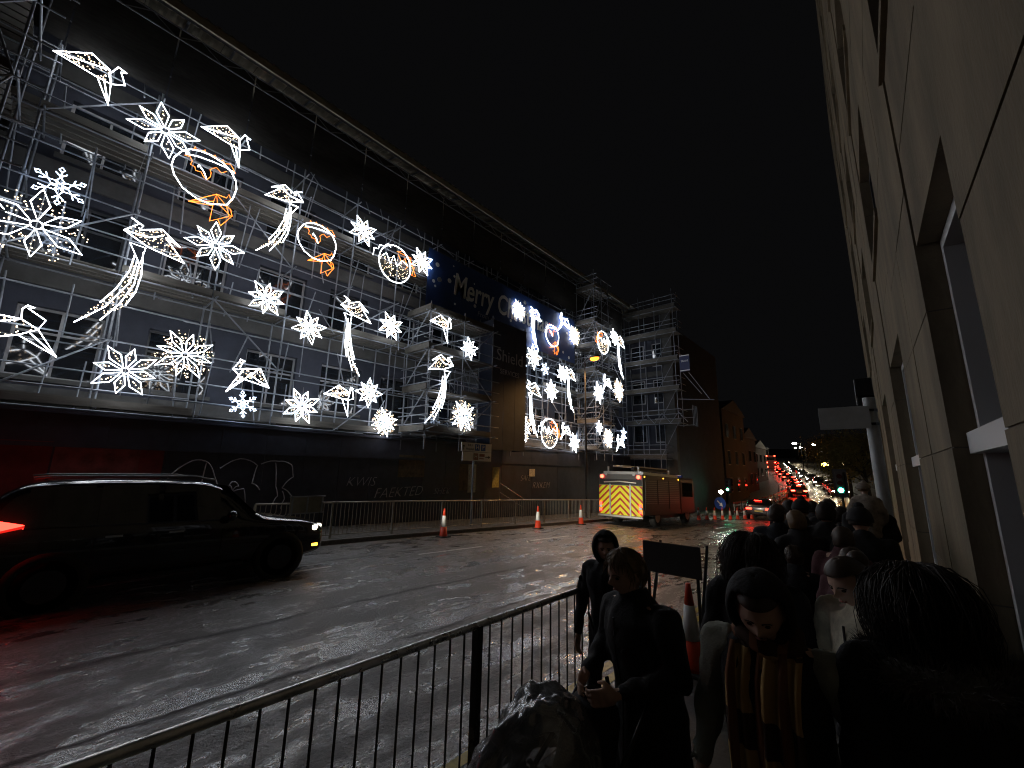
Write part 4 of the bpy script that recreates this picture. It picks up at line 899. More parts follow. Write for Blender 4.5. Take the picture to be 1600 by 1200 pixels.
# chevrons: yellow plate with red bands, three leaves between aluminium posts
def clip_poly(poly, x0, x1, z0, z1):
    def cl(p, f, inter):
        out = []
        for i in range(len(p)):
            a, b = p[i-1], p[i]
            if f(b):
                if not f(a): out.append(inter(a,b))
                out.append(b)
            elif f(a): out.append(inter(a,b))
        return out
    ix = lambda v: (lambda a,b: (v, a[1]+(b[1]-a[1])*(v-a[0])/(b[0]-a[0]))); iz = lambda v: (lambda a,b: (a[0]+(b[0]-a[0])*(v-a[1])/(b[1]-a[1]), v))
    for f, it in ((lambda p: p[0] >= x0, ix(x0)), (lambda p: p[0] <= x1, ix(x1)), (lambda p: p[1] >= z0, iz(z0)), (lambda p: p[1] <= z1, iz(z1))):
        poly = cl(poly, f, it)
        if len(poly) < 3: return []
    return poly
for x0, x1 in ((-1.2,-.6),(-.52,.52),(.6,1.2)):
    pl = MB().bx(x0,x1,-.03,-.002,.52,1.98).build('chevron_panel', fy, fe)
    for s_ in (-1,1):
        a, b = (max(x0,0),x1) if s_ == 1 else (x0,min(x1,0))
        if b <= a: continue
        for k in range(-2,14):
            z = -.6 + k*.33; poly = [(0,z+1.2),(s_*1.3,z),(s_*1.3,z+.13),(0,z+1.33)]
            q = clip_poly(poly, a, b, .53, 1.97)
            if q: MB().add([(p[0],-.034,p[1]) for p in q], [tuple(range(len(q)))]).build('red_chevron', fr_, pl)
for x in (-.56,.56): MB().bx(x-.035,x+.035,-.05,-.001,.5,2.05).build('door_post', alu, fe)
MB().bx(-1.22,1.22,-.12,0,.42,.5).build('rear_bumper', alu, fe); MB().bx(-1.15,1.15,-.05,.0,2.02,2.3).build('rear_header', black_metal, fe); MB().tube([(-.9,-.06,2.12),(0,-.1,2.18),(.9,-.06,2.12)], .03, 6).build('grab_rail', alu, fe)
ld = MB()
for x in (-.2,.25): ld.tube([(x,-.3,2.95),(x,5.6,3.05)], .04, 6)
for i in range(16): ld.tube([(-.2,-.1+i*.36,2.96),(.25,-.1+i*.36,2.96)], .018, 5)
ld.build('roof_ladder', alu, fe); MB().tube([(.6,.2,2.85),(.65,4.8,2.9)], .09, 8).build('suction_hose', black_metal, fe)
for x in (-.85,.85): MB().bx(x-.03,x+.03,.3,.4,2.7,2.95).bx(x-.03,x+.03,4.3,4.4,2.7,2.95).build('gantry_leg', alu, fe)
MB().bx(-.8,.8,6.6,6.9,2.6,2.78).build('light_bar', mat('blue_lens', (.02,.05,.3), .2), fe, bevel=.04)

# ------------------------------------------------------------------ far street furniture
def traffic_light(label, x, y, green_z, face):
    t = thing('traffic_light', label, 'traffic light', (x, y, hz(y)), face, 'traffic lights'); z = green_z - hz(y)
    MB().lathe([(.05,0),(.05,z+.9)], 10).build('pole', black_metal, t); MB().box((0,-.1,z+.32),(.3,.16,.95)).build('signal_head', black_metal, t, bevel=.02)
    MB().box((0,-.08,z+.32),(.5,.02,1.2)).build('backing_board', black_metal, t)
    for k in range(3): MB().lathe([(.1,0),(.1,-.03)], 14, (0,-.18,z+k*.3), 'y').build('lens', emit('green_signal', (.05,1,.45), 30) if k == 0 else mat('dark_lens', (.03,.01,.01), .2), t); 
    return t
traffic_light('green traffic light on the far left corner beyond the fire engine', -9.9, 38.5, .78, R(-14))
traffic_light('green traffic light standing behind the crowd on the right kerb', -1.55, 24, 1.42, R(-4))
ar = thing('arrow_sign', 'round blue sign with white arrow among the far cones', 'sign', (-8.9, 32.2, rz_(32)), R(-15))
MB().lathe([(.42,0),(.42,-.03),(0,-.03)], 24, (0,0,1.05), 'y').build('disc', sign_b, ar); MB().prism([(-.05,-.26),(.05,-.26),(.05,.05),(.15,.05),(0,.28),(-.15,.05),(-.05,.05)], 0, .01).build('arrow', print_w, ar).matrix_basis = Matrix.Translation((0,-.04,1.05)) @ Euler((0,R(135),0)).to_matrix().to_4x4() @ Euler((0,0,R(-90))).to_matrix().to_4x4()
MB().box((0,.03,.35),(.06,.06,.7)).box((0,.03,.03),(.5,.4,.06)).build('stand', black_metal, ar)
fl = thing('work_light', 'bright white work lamp on a short mast beyond the fire engine', 'lamp', (-9.4, 34.5, hz(34))); pole('mast', (-9.4,34.5,hz(34)), (-9.4,34.5,.65), .04, black_metal, fl); MB().ell((-9.4,34.4,.7),(.16,.1,.13)).build('lamp_head', emit('work_lamp', (1,1,.85), 45), fl, True, world=True)
bw = mat('barrier_white', (.6,.6,.6), .5); br = mat('barrier_red', (.5,.03,.02), .5)
for i in range(13):
    y = 38.5 + i*2.2; x = xl(y)+.9+.02*i; b = thing('road_barrier', 'red and white plastic barrier in the line along the far kerb', 'barrier', (x, y, rz_(y)), R(random.uniform(-3,3)), 'red and white barriers up the street')
    for z, m_ in ((.92,br),(.72,bw),(.25,br)): MB().box((0,0,z),(.05,2.0,.13)).build('rail', m_, b)
    for q in (-.9,0,.9): MB().box((0,q,.5),(.05,.08,.95)).build('upright', bw if q else br, b)
    for q in (-.8,.8): MB().box((0,q,.03),(.5,.1,.06)).build('foot', cone_b, b)
def far_lamp(label, x, y, z, col=(1,.88,.65), st=220, grp='far street lamps'):
    t = thing('street_lamp', label, 'street lamp', (x, y, hz(y)), 0, grp); pole('column', (x,y,hz(y)), (x,y,z), .09, black_metal, t); pole('arm', (x,y,z), (x-1.0,y,z+.12), .05, black_metal, t); MB().ell((x-1.1,y,z+.05),(.36,.22,.16)).build('lamp_head', emit('far_lamp_%.2f' % col[2], col, st), t, True, world=True)
far_lamp('tall street lamp with visible column on the hill above the queue', -11.9, 100, 8.3); far_lamp('street lamp just right of the tall one on the hill', -16.9, 150, 10.2)
far_lamp('small white street lamp farther left on the hill skyline', -26.5, 150, 10.3, (1,.97,.9), 70); far_lamp('lone white lamp left of the hill street above dark roofs', -33, 150, 11.2, (1,.98,.93), 70); far_lamp('orange lamp glowing under the trees on the right of the street', -4.0, 60, 3.3, (1,.38,.05), 120)
far_lamp('white lamp near the tree tops right of the hill street', -4.8, 110, 12.5, (1,.95,.8), 60)

# dark buildings beyond, with windows
brick_d = mat('dark_brick', (.04,.032,.028), .9, var=.25, vscale=.6); roof_d = mat('slate_roof', (.04,.04,.045), .8)
lit = emit('lit_window', (1,.78,.42), 2.2); lit2 = emit('dim_lit_window', (.9,.8,.6), .5)
def house(label, x0, x1, y0, y1, h, litset, group, nx=4, nzf=3, face='y', roof=1.5):
    zb = hz((y0+y1)/2)-1.5; t = thing('terrace_house', label, 'building', ((x0+x1)/2, (y0+y1)/2, zb), 0, group)
    MB().bx(x0,x1,y0,y1,zb,zb+h+1.5).build('wall', brick_d, t, world=True)
    zt = zb+h+1.5; ym = (y0+y1)/2
    rf_ = MB().add([(x0-.2,y0-.2,zt),(x1+.2,y0-.2,zt),(x1+.2,y1+.2,zt),(x0-.2,y1+.2,zt),(x0-.2,ym,zt+roof),(x1+.2,ym,zt+roof)], [(0,1,5,4),(2,3,4,5),(0,4,3),(1,2,5),(0,3,2,1)]).build('roof', roof_d, t, world=True)
    c = MB().bx(x0+.6,x0+1.3,ym-.4,ym+.4,zt+.2,zt+roof+1.1).build('chimney', brick_d, rf_)
    k = 0
    for iz in range(nzf):
        for ix in range(nx):
            xw = x0 + (ix+.5)*(x1-x0)/nx; z = zb + 2.4 + iz*(h-1)/nzf
            fo = MB().bx(xw-.55,xw+.55,y0-.04,y0-.001,z,z+1.5).build('window', frame_d, t, world=True)
            p = MB().bx(xw-.48,xw+.48,y0-.06,y0-.042,z+.07,z+1.43).build('pane', lit if k in litset else (lit2 if k-100 in litset or k+100 in litset else glass_m), fo); k += 1
    # windows on the street side
    for iz in range(nzf):
        for iy in range(3):
            yw = y0 + (iy+.5)*(y1-y0)/3; z = zb + 2.4 + iz*(h-1)/nzf; xs_ = x1 if x1 < -5 else x0; s_ = 1 if x1 < -5 else -1
            fo = MB().bx(xs_+s_*.001,xs_+s_*.04,yw-.5,yw+.5,z,z+1.5).build('window', frame_d, t, world=True)
            p = MB().bx(xs_+s_*.042,xs_+s_*.06,yw-.43,yw+.43,z+.07,z+1.43).build('pane', lit if (200+k) in litset else glass_m, fo); k += 1
for y_, s_, c_ in ((125,1,(1,.8,.5)),(140,-1,(1,.75,.4)),(172,1,(1,.85,.6)),(200,-1,(1,.7,.35)),(235,1,(1,.8,.5)),(265,-1,(1,.85,.6))):
    far_lamp('small warm street lamp in the string climbing the hill', sm(XC,y_)+s_*7, y_, hz(y_)+7, c_, 260, 'string of warm lamps on the hill')
house('dark block with a pair of lit windows beyond the wing', -19, -12.2, 47, 56, 9.5, {2,3,105}, 'dark buildings on the left', 5, 3)
house('dark house with one dim window farther up on the left', -20, -13.5, 60, 68, 7.0, {1,102}, 'dark buildings on the left', 4, 2)
house('dark low house by the bend of the hill street', -24, -17, 84, 94, 6, {0,2,103}, 'dark buildings on the left', 4, 2)
house('dark house near the hill crest on the left', -40, -29, 118, 130, 6, {1,2}, 'dark buildings on the left', 4, 2)
house('dark block with scattered lit windows behind the trees', 1.5, 9, 44, 56, 11, {8,9,106,212,213,215}, 'dark buildings on the right', 5, 3)
house('tall dark block with small lit windows at the right of the hill', -1, 9, 92, 104, 15, {4,8,9,13,110,214}, 'dark buildings on the right', 5, 4)
house('long dark terrace on the right of the hill street', -14, -6, 150, 165, 8, {1,3,105}, 'dark buildings on the right', 5, 2)
hill_m = mat('dark_hill', (.02,.022,.018), .95, var=.3, vscale=.05)
hm = MB(); nx_, ny_ = 40, 12; vs = []; 
for j in range(ny_):
    for i in range(nx_):
        x = -420 + i*18; y = 330 + j*30; vs.append((x, y, 8 + 22*sin(pi*min(1,j/7)*.5) + 8*noise.noise(Vector((x*.01,y*.01,0)))))
hm.add(vs, [(j*nx_+i, j*nx_+i+1, (j+1)*nx_+i+1, (j+1)*nx_+i) for j in range(ny_-1) for i in range(nx_-1)]); struct('hill', hm, hill_m, True)
# trees
bark = mat('tree_bark', (.05,.04,.03), .9); leaf_m = mat('autumn_leaves', (.16,.13,.03), .7, var=.4, vscale=2)
def tree(label, x, y, h, r, n, seed):
    rnd = random.Random(seed); t = thing('street_tree', label, 'tree', (x, y, hz(y)-.1), 0, 'trees on the right of the hill street')
    tr_ = MB(); tr_.tube([(0,0,0),(.05,0,h*.25),(-.05,.05,h*.5),(0,0,h*.8)], .2, 8, False, .05); tips = []
    for k in range(9):
        a = rnd.uniform(0,2*pi); z0 = h*rnd.uniform(.3,.6); e = (r*.7*cos(a), r*.7*sin(a), z0+h*rnd.uniform(.1,.35)); tr_.tube([(0,0,z0),(e[0]*.5,e[1]*.5,(z0+e[2])/2+.2),e], .07, 5, False, .02); tips.append(e)
    tips.append((0,0,h*.85)); tr_.build('trunk', bark, t)
    cr = MB()
    for k in range(n):
        c = rnd.choice(tips); q = Vector((rnd.gauss(0,1),rnd.gauss(0,1),rnd.gauss(0,.8))); p = Vector(c) + q*r*.24
        u = Vector((rnd.gauss(0,1),rnd.gauss(0,1),rnd.gauss(0,1))).normalized(); w = u.orthogonal().normalized(); s_ = rnd.uniform(.07,.14)
        cr.add([p-u*s_, p+w*s_*.5, p+u*s_, p-w*s_*.5], [(0,1,2,3)])
    o = cr.build('crown', leaf_m, t); return t
tree('leafy street tree lit warm from below near the orange lamp', -3.0, 58, 7.5, 3.2, 5200, 1); tree('street tree with thin autumn crown in front of lit windows', -1.2, 44, 7.0, 2.8, 5200, 2); tree('street tree farther up the right side of the hill', -6.5, 84, 7.5, 3.2, 3500, 3)
# ------------------------------------------------------------------ people
skin_m = mat('skin', (.60,.38,.28), .5, var=.08, vscale=20)
def cloth(name, col, rough=.85, var=.15): return mat('cloth_'+name, col, rough, var=var, vscale=14, bump=.25, bscale=90)
CL = {'black': cloth('black',(.010,.010,.011)), 'navy': cloth('navy',(.012,.014,.02)), 'charcoal': cloth('charcoal',(.022,.022,.024)), 'jeans': cloth('jeans',(.03,.04,.06)), 'cream': cloth('cream_fleece',(.62,.57,.44),.95,.3), 'sage': cloth('pale_sleeve',(.36,.38,.32)), 'lime': cloth('lime',(.22,.26,.09)), 'wine': cloth('wine',(.09,.03,.035)), 'fur': cloth('grey_fur',(.12,.115,.11),.95,.4), 'pale': cloth('pale_spotted',(.35,.3,.25),.9,.5), 'brown': cloth('brown',(.05,.035,.025))}
HAIR = {'blond': mat('fair_hair', (.17,.105,.05), .5, var=.3, vscale=30), 'dark': mat('dark_hair', (.028,.019,.014), .6, spec=.35, var=.3, vscale=30), 'brown': mat('brown_hair', (.05,.03,.018), .5, var=.3, vscale=30)}
shoe_m = mat('shoe_leather', (.015,.015,.015), .5)
def head_pts(mb, c, hh, fw_, tilt):
    """sculpted head: hh = head height, facing fw_ (unit, local), tilt down in radians"""
    n, m = 36, 28; rx, ry, rz2 = hh*.36, hh*.45, hh*.5
    zax = Vector((0,0,1)); side = fw_.cross(zax).normalized(); rot = Matrix((side, fw_, zax)).transposed(); rot = rot @ Euler((-tilt,0,0)).to_matrix(); rings = []
    for i in range(m+1):
        a = -pi/2 + pi*i/m; cr = max(cos(a), .03); ring_ = []
        for k in range(n):
            q = 2*pi*k/n; dx, dy, dz = cr*cos(q), cr*sin(q), sin(a)
            x, y, z = dx*rx, dy*ry, dz*rz2
            if dz < 0: x *= 1 - .28*(-dz)**1.4; y *= 1 - (.10 if dy > 0 else .35)*(-dz)**1.5          # jaw narrows
            if dy > .2:
                fx, fz = x/hh, z/hh; y *= .95
                y += hh*.145*math.exp(-(fx/.05)**2 - ((fz+.07)/.075)**2)            # nose
                y += hh*.04*math.exp(-(fx/.035)**2 - ((fz-.03)/.08)**2)
                for s_ in (-1,1): y -= hh*.065*math.exp(-((fx-s_*.13)/.07)**2 - ((fz-.02)/.05)**2); y += hh*.02*math.exp(-((fx-s_*.12)/.09)**2 - ((fz-.10)/.03)**2)
                y += hh*.022*math.exp(-(fx/.09)**2 - ((fz+.21)/.025)**2) + hh*.022*math.exp(-(fx/.08)**2 - ((fz+.265)/.025)**2) - hh*.012*math.exp(-(fx/.11)**2 - ((fz+.238)/.012)**2)
                y += hh*.03*math.exp(-(fx/.09)**2 - ((fz+.40)/.06)**2)                # chin
            ring_.append(Vector(c) + rot @ Vector((x,y,z)))
        rings.append(ring_)
    mb.loft(rings)
    for s_ in (-1,1): e = Vector(c) + rot @ Vector((s_*rx*1.0, -ry*.08, -hh*.03)); mb.ell(e, (hh*.045,hh*.09,hh*.13), 8, 6)
    return rot
def hand(mb, w, d, palm_n, s=1.0, curl=.9, left=1):
    """wrist w, pointing d, palm normal; palm and five bent fingers"""
    d = Vector(d).normalized(); pn = Vector(palm_n); pn = (pn - d*pn.dot(d)).normalized(); sd = d.cross(pn)*left; w = Vector(w)
    mb.cap(w, w+d*.045*s, .026*s, .03*s); 
    for o in (-.025,-.008,.008,.025): mb.cap(w+d*.03*s+sd*o*s, w+d*.085*s+sd*o*s*1.15, .017*s, .014*s, 8)
    for k, (o, l) in enumerate(((-.031,.068),(-.011,.082),(.010,.09),(.030,.08))):
        p = w + d*.09*s + sd*o*s*1.1; dirn = d.copy(); a = 0
        for j, seg in enumerate((.45,.32,.23)):
            a += curl*(.5 if j == 0 else .75); dd = (d*cos(a) + pn*sin(a)); q = p + dd*l*seg*s; mb.cap(p, q, (.0095-.001*j)*s, (.0088-.001*j)*s, 7); p = q
    p = w + d*.03*s + sd*.032*s; q = p + (d*.6+sd*.7+pn*.4).normalized()*.035*s; mb.cap(p, q, .013*s, .011*s, 7); mb.cap(q, q+(d*.75+pn*.6-sd*.1).normalized()*.032*s, .0105*s, .009*s, 7)
def person(label, x, y, face_deg, H, top, legs, hair='dark', hood=False, hat=None, detail=1, arms=None, look=0, nod=.1, lean=.05, hairlen='short', group=None, sleeve=None, z=None, fold=.022, coat=.34, wide=1.0):
    """face_deg: world heading of the chest; arms: [(elbow, wrist)] offsets in body units for right then left"""
    t = thing('person', label, 'person', (x, y, hz(y) if z is None else z), R(face_deg-90), group)
    vox = {2:.0065, 1:.012, 0:.024}[detail]; s = H/1.7; rnd = random.Random(int(x*1000+y*77))
    hipz, shz, hh = .53*H, .815*H, .135*H
    hip = Vector((0,0,hipz)); chest = Vector((0, lean*.8, .72*H)); sh = Vector((0, lean, shz)); neck = sh + Vector((0,.02+lean*.2,.05*H)); hc = Vector((0, lean+.045+nod*.10, .93*H - nod*.03))
    shw = .118*H*wide; hw_ = .052*H
    st = rnd.uniform(.10,.2)*s; feet = [Vector((hw_*1.1, st*.6, .05*H)), Vector((-hw_*1.1, -st, .05*H))]; knees = [Vector((hw_*1.15, st*.55+.04, .285*H)), Vector((-hw_*1.15, -st*.35+.05, .285*H))]
    A = []
    for i, s_ in enumerate((1,-1)):
        S0 = sh + Vector((s_*shw, -.01, -.015*H))
        if arms and arms[i]: el = Vector(arms[i][0])*s; wr = Vector(arms[i][1])*s; el = Vector((el.x, el.y, el.z)); 
        else: el = S0 + Vector((s_*.06, -.03, -.165*H)); wr = el + Vector((-s_*.02, .10, -.14*H))
        A.append((S0, el, wr))
    # body: one continuous skin surface
    b = MB(); fw_ = Vector((sin(look), cos(look), 0)); rot = head_pts(b, hc, hh*1.0, fw_, nod)
    b.cap(neck-Vector((0,.01,.03)), hc-Vector((0,.02,hh*.3)), .052*s, .048*s)
    b.cap(sh-Vector((0,0,.05)), chest, .10*s, .12*s, 12); b.cap(chest, hip, .12*s, .12*s, 12)
    for i, (S0, el, wr) in enumerate(A):
        b.cap(sh, S0, .07*s, .055*s); b.cap(S0, el, .048*s, .038*s); b.cap(el, wr, .037*s, .026*s)
        hd_ = (wr-el).normalized(); hand(b, wr + hd_*.01, hd_, Vector((-1 if i == 0 else 1, .3, -.2)), s, .7, 1 if i == 0 else -1)
    for f, k in zip(feet, knees): b.cap(Vector((k.x*.9,0,hipz)), k, .075*s, .05*s); b.cap(k, f, .05*s, .035*s); b.cap(f, f+Vector((0,.10,-.03*s)), .035*s, .03*s)
    body = baked(b, 'body', skin_m, vox, 2, parent=t)
    if detail:
        em = mat('eye_dark', (.03,.02,.015), .15); lm_ = mat('lips', (.33,.13,.11), .5); bmt = HAIR[hair]
        for s_ in (-1,1):
            e = hc + rot @ Vector((s_*hh*.13, hh*.355, hh*.015)); MB().ell(e, (hh*.05,hh*.05,hh*.03), 10, 8).build('eye', em, body, True)
            MB().tube([hc + rot @ Vector((s_*hh*(.06+.035*k), hh*(.425-.022*k), hh*(.10+.012*k-.006*k*k))) for k in range(5)], hh*.014, 5).build('eyebrow', bmt, body, True)
        MB().tube([hc + rot @ Vector((hh*.028*k, hh*(.42-.006*k*k), hh*(-.238-.002*k*k))) for k in range(-3,4)], hh*.018, 6, False).build('lips', lm_, body, True)
    # trousers and shoes
    if detail > 0 or True:
        tm = MB(); tm.cap(hip+Vector((.05*s,0,.02)), hip+Vector((-.05*s,0,.02)), .125*s, .125*s)
        for f, k in zip(feet, knees): tm.cap(Vector((k.x,0,hipz)), k, .098*s, .07*s); tm.cap(k, f+Vector((0,0,.02)), .07*s, .058*s)
        baked(tm, 'trousers', CL[legs], max(.016,vox*1.4), 3, fold*.8, 9, rnd.uniform(0,50), t)
        for f in feet: MB().ell((f.x, f.y+.06*s, .045*s),(.052*s,.14*s,.05*s), 12, 8).build('shoe', shoe_m, t, True)
    # coat: torso loft with shoulders, hem at 'coat' fraction of height
    cm_ = MB(); rings = []; n = 20
    for zf, rx, ry, oy in ((coat,.135,.125,0),(coat+.05,.142,.13,0),(.52,.14,.125,0),(.58,.132,.115,lean*.3),(.66,.138,.122,lean*.6),(.74,.142,.125,lean*.85),(.79,.135,.11,lean),(.825,.10,.085,lean+.005),(.85,.064,.068,lean+.012),(.872,.058,.062,lean+.02),(.884,.052,.056,lean+.024)):
        rings.append([Vector((rx*wide*H*.85*cos(2*pi*k/n), oy + ry*H*.8*sin(2*pi*k/n), zf*H)) for k in range(n)])
    cm_.loft(rings); am = cm_ if sleeve is None else MB()
    for S0, el, wr in A:
        cm_.cap(sh+Vector((0,0,-.03*s)), S0, .085*s, (.078 if sleeve is None else .06)*s); am.cap(S0, el, (.078 if sleeve is None else .088)*s, .064*s); am.cap(el, el+(wr-el)*.93, .062*s, .047*s)
    baked(cm_, 'coat', CL[top], max(.013, vox*1.3), 3, fold, 8.5, rnd.uniform(0,50), t)
    if detail:
        MB().tube([(0, .80*H*(.125*.8) + lean + .03, .80*H), (0, lean*.6+.122*H*.8+.022, .70*H), (0, .115*H*.8+.03, .58*H), (0, .125*H*.8+.03, (coat+.05)*H)], .006, 5).build('zip', black_metal, t)
        for s_ in (-1,1): MB().box((s_*.075*H, .112*H*.8+.018, .55*H), (.012, .02, .09*H), (0, s_*.35, 0)).build('pocket', CL[top], t, bevel=.003)
    if sleeve: baked(am, 'sleeves', CL[sleeve], max(.013, vox*1.3), 3, fold*1.2, 8, rnd.uniform(0,50), t)
    # hair, hood or hat
    HR = rot
    def shell(nm, m_, sc, keep, thick, nn=28, mm=20, noise_amp=.0, off=(0,0,0)):
        vs = []; ok = []; fs = []
        for i in range(mm+1):
            a = -pi/2 + pi*i/mm
            for k in range(nn):
                q = 2*pi*k/nn; d = Vector((cos(a)*cos(q), cos(a)*sin(q), sin(a)))
                ok.append(keep(d)); p = Vector((d.x*hh*.37*sc[0], d.y*hh*.46*sc[1], d.z*hh*.51*sc[2]))
                p *= 1 + noise_amp*noise.noise(Vector((d.x*5+x*9, d.y*5, d.z*3)))
                vs.append(hc + HR @ (p + Vector(off)*hh))
        for i in range(mm):
            for k in range(nn):
                q = (i*nn+k, i*nn+(k+1)%nn, (i+1)*nn+(k+1)%nn, (i+1)*nn+k)
                if all(ok[w_] for w_ in q): fs.append(q)
        o = MB().add(vs, fs).build(nm, m_, t, True); sd = o.modifiers.new('t', 'SOLIDIFY'); sd.thickness = thick; sd.offset = 1
        if detail: su = o.modifiers.new('u', 'SUBSURF'); su.levels = 1; su.render_levels = 1
        return o
    def clumps(nm, m_, num, length, front, ln):
        mb = MB(); long_ = ln > 1.5
        for k in range(num):
            q = rnd.uniform(0,2*pi); zz_ = 1-rnd.random()**1.3*1.05; cr = sqrt(max(0,1-zz_*zz_)); d = Vector((cr*cos(q), cr*sin(q), zz_))
            if d.y > .35 and d.z < .62: continue
            g_ = 1.05 if not long_ else 1.06
            pts = []; p = Vector((d.x*hh*.39, d.y*hh*.48, d.z*hh*.53))*g_; L_ = length*rnd.uniform(.75,1.1); jit = Vector((rnd.gauss(0,.12), rnd.gauss(0,.12), 0))
            nj = 7 if long_ else 5
            for j in range(nj):
                pts.append(hc + HR @ p)
                dd = Vector((p.x/(hh*.39), p.y/(hh*.48), p.z/(hh*.53))).normalized()
                comb = Vector(((.55 if p.x > 0 else -.55)*(.5 if long_ else 1), front if p.y > 0 and not long_ else -.35, -.9)) + jit
                if p.z > -hh*.3: comb = comb - dd*comb.dot(dd)
                else: comb = Vector((jit.x*.6 - p.x*1.2, jit.y*.6 - p.y*.5, -1))
                p = p + (comb.normalized() + Vector((rnd.gauss(0,.13), rnd.gauss(0,.13), 0)))*L_/(nj-1)
                if p.z > -hh*.35:
                    rad = Vector((p.x/(hh*.39), p.y/(hh*.48), p.z/(hh*.53))).length; g2 = g_*(1.03+.05*rnd.random())
                    if rad < g2: p = p*(g2/rad)
            mb.tube(pts, rnd.uniform(.0018,.004)*s if long_ else rnd.uniform(.0022,.0048)*s, 4, False, .0008)
        return mb.build(nm, m_, t, True)
    if hood: 
        shell('hood', CL[top], (1.28,1.22,1.2), lambda d: not (d.y > .45 and d.z < .72 and abs(d.x) < .80) and d.z > -.9, .018, noise_amp=.06, off=(0,-.03,.02))
        shell('hair', HAIR[hair], (1.08,1.06,1.08), lambda d: d.z > -.2 and not (d.y > .1 and d.z < .52), .01, noise_amp=.05)
    elif hat: 
        shell('hat', CL[hat], (1.12,1.12,1.16), lambda d: d.z > (.18 if d.y > 0 else -.1), .02, noise_amp=.04); MB().ell(hc+HR@Vector((0,0,hh*.66)),(.045*s,)*3, 10, 8).build('bobble', CL[hat], t, True)
        shell('hair', HAIR[hair], (1.05,1.05,1.05), lambda d: d.z > -.45 and d.y < .2, .01, noise_amp=.06)
    elif hairlen == 'tied':
        shell('hair', HAIR[hair], (1.06,1.06,1.06), lambda d: d.z > (-.5 if d.y < -.1 else (.1 if d.y < .3 else .56)), .010, noise_amp=.04); MB().ell(hc+HR@Vector((0,-hh*.5,hh*.28)),(.05*s,.05*s,.05*s), 12, 9).build('hair_bun', HAIR[hair], t, True)
    elif hairlen == 'short':
        h_ = shell('hair', HAIR[hair], (1.06,1.05,1.06), lambda d: d.z > (-.62 if d.y < -.1 else (.0 if d.y < .3 else .52)), .012, noise_amp=.10)
        if detail: clumps('hair_clumps', HAIR[hair], 620, .062*s, .45, 1)
    else:
        shell('hair', HAIR[hair], (1.07,1.06,1.06), lambda d: d.z > -.8 and not (d.y > .25 and d.z < .5), .012, noise_amp=.08)
        if detail: clumps('hair_clumps', HAIR[hair], 2600, .44*s, .2, 1.6)
    return t
dirto = lambda x, y: math.degrees(atan2(-y, -x))    # heading from a place towards the photographer's spot
# hooded boy by the railing
person('boy in a black hooded coat standing at the end of the near railing', -1.86, 3.40, -80, 1.5, 'black', 'black', 'dark', True, None, 2, [((.30,-.02,1.02),(.30,.06,.76)), ((-.30,-.02,1.02),(-.32,.08,.78))], -.35, .15, .03, coat=.40)
# fair-haired person pushing the covered pushchair
person('fair-haired person in black coat pushing the covered pushchair', -1.03, 2.28, -112, 1.61, 'black', 'black', 'blond', False, None, 2, [((.27,.06,1.14),(.13,.32,1.07)), ((-.27,.06,1.14),(-.13,.32,1.07))], .05, .25, .07, coat=.36)
# hooded person with the long checked scarf
sp = person('hooded person with pale sleeves and long checked tan scarf looking down', -.43, 2.16, dirto(-.43,2.16)-12, 1.62, 'black', 'black', 'brown', True, None, 2, [((.29,-.02,1.10),(.30,.10,.86)), ((-.29,-.02,1.10),(-.28,.10,.86))], -.1, .55, .08, sleeve='sage', coat=.36)
scm = bpy.data.materials.new('checked_scarf'); scm.use_nodes = True; nt = scm.node_tree; B = nt.nodes['Principled BSDF']; B.inputs['Roughness'].default_value = .9
tc = nt.nodes.new('ShaderNodeTexCoord'); sx = nt.nodes.new('ShaderNodeSeparateXYZ'); nt.links.new(tc.outputs['Object'], sx.inputs[0])
def wave(out, f, lo):
    a = nt.nodes.new('ShaderNodeMath'); a.operation = 'MULTIPLY'; a.inputs[1].default_value = f; nt.links.new(out, a.inputs[0]); b_ = nt.nodes.new('ShaderNodeMath'); b_.operation = 'SINE'; nt.links.new(a.outputs[0], b_.inputs[0]); c_ = nt.nodes.new('ShaderNodeMath'); c_.operation = 'GREATER_THAN'; c_.inputs[1].default_value = lo; nt.links.new(b_.outputs[0], c_.inputs[0]); return c_.outputs[0]
mx1 = nt.nodes.new('ShaderNodeMix'); mx1.data_type = 'RGBA'; mx1.inputs[6].default_value = (.48,.30,.11,1); mx1.inputs[7].default_value = (.05,.025,.015,1); nt.links.new(wave(sx.outputs['Z'], 19, .45), mx1.inputs[0])
mx2 = nt.nodes.new('ShaderNodeMix'); mx2.data_type = 'RGBA'; mx2.inputs[7].default_value = (.22,.09,.04,1); nt.links.new(mx1.outputs[2], mx2.inputs[6]); nt.links.new(wave(sx.outputs['X'], 70, .55), mx2.inputs[0]); nt.links.new(mx2.outputs[2], B.inputs['Base Color'])
def drape(t, xs_, z_top, z_bot, w, y_front, nm='scarf'):
    vs = []; fs = []; n, m = 9, 26
    for j in range(m+1):
        u = j/m; z = z_top + (z_bot-z_top)*u
        for i in range(n):
            a = i/(n-1)-.5; yy = y_front(z) + .016*sin(i*1.9+u*3) + .012*noise.noise(Vector((i*.7, u*6, xs_))); vs.append((xs_ + a*w*(1+.25*u) + .02*sin(u*5), yy, z))
    fs = [(j*n+i, j*n+i+1, (j+1)*n+i+1, (j+1)*n+i) for j in range(m) for i in range(n-1)]
    o = MB().add(vs, fs).build(nm, scm, t, True); sd = o.modifiers.new('t','SOLIDIFY'); sd.thickness = .014; return o
yf = lambda z: .235 if z < 1.25 else .235 - (z-1.25)*.5
drape(sp, .055, 1.36, .42, .12, yf); drape(sp, -.07, 1.36, .30, .12, lambda z: yf(z)+.02)
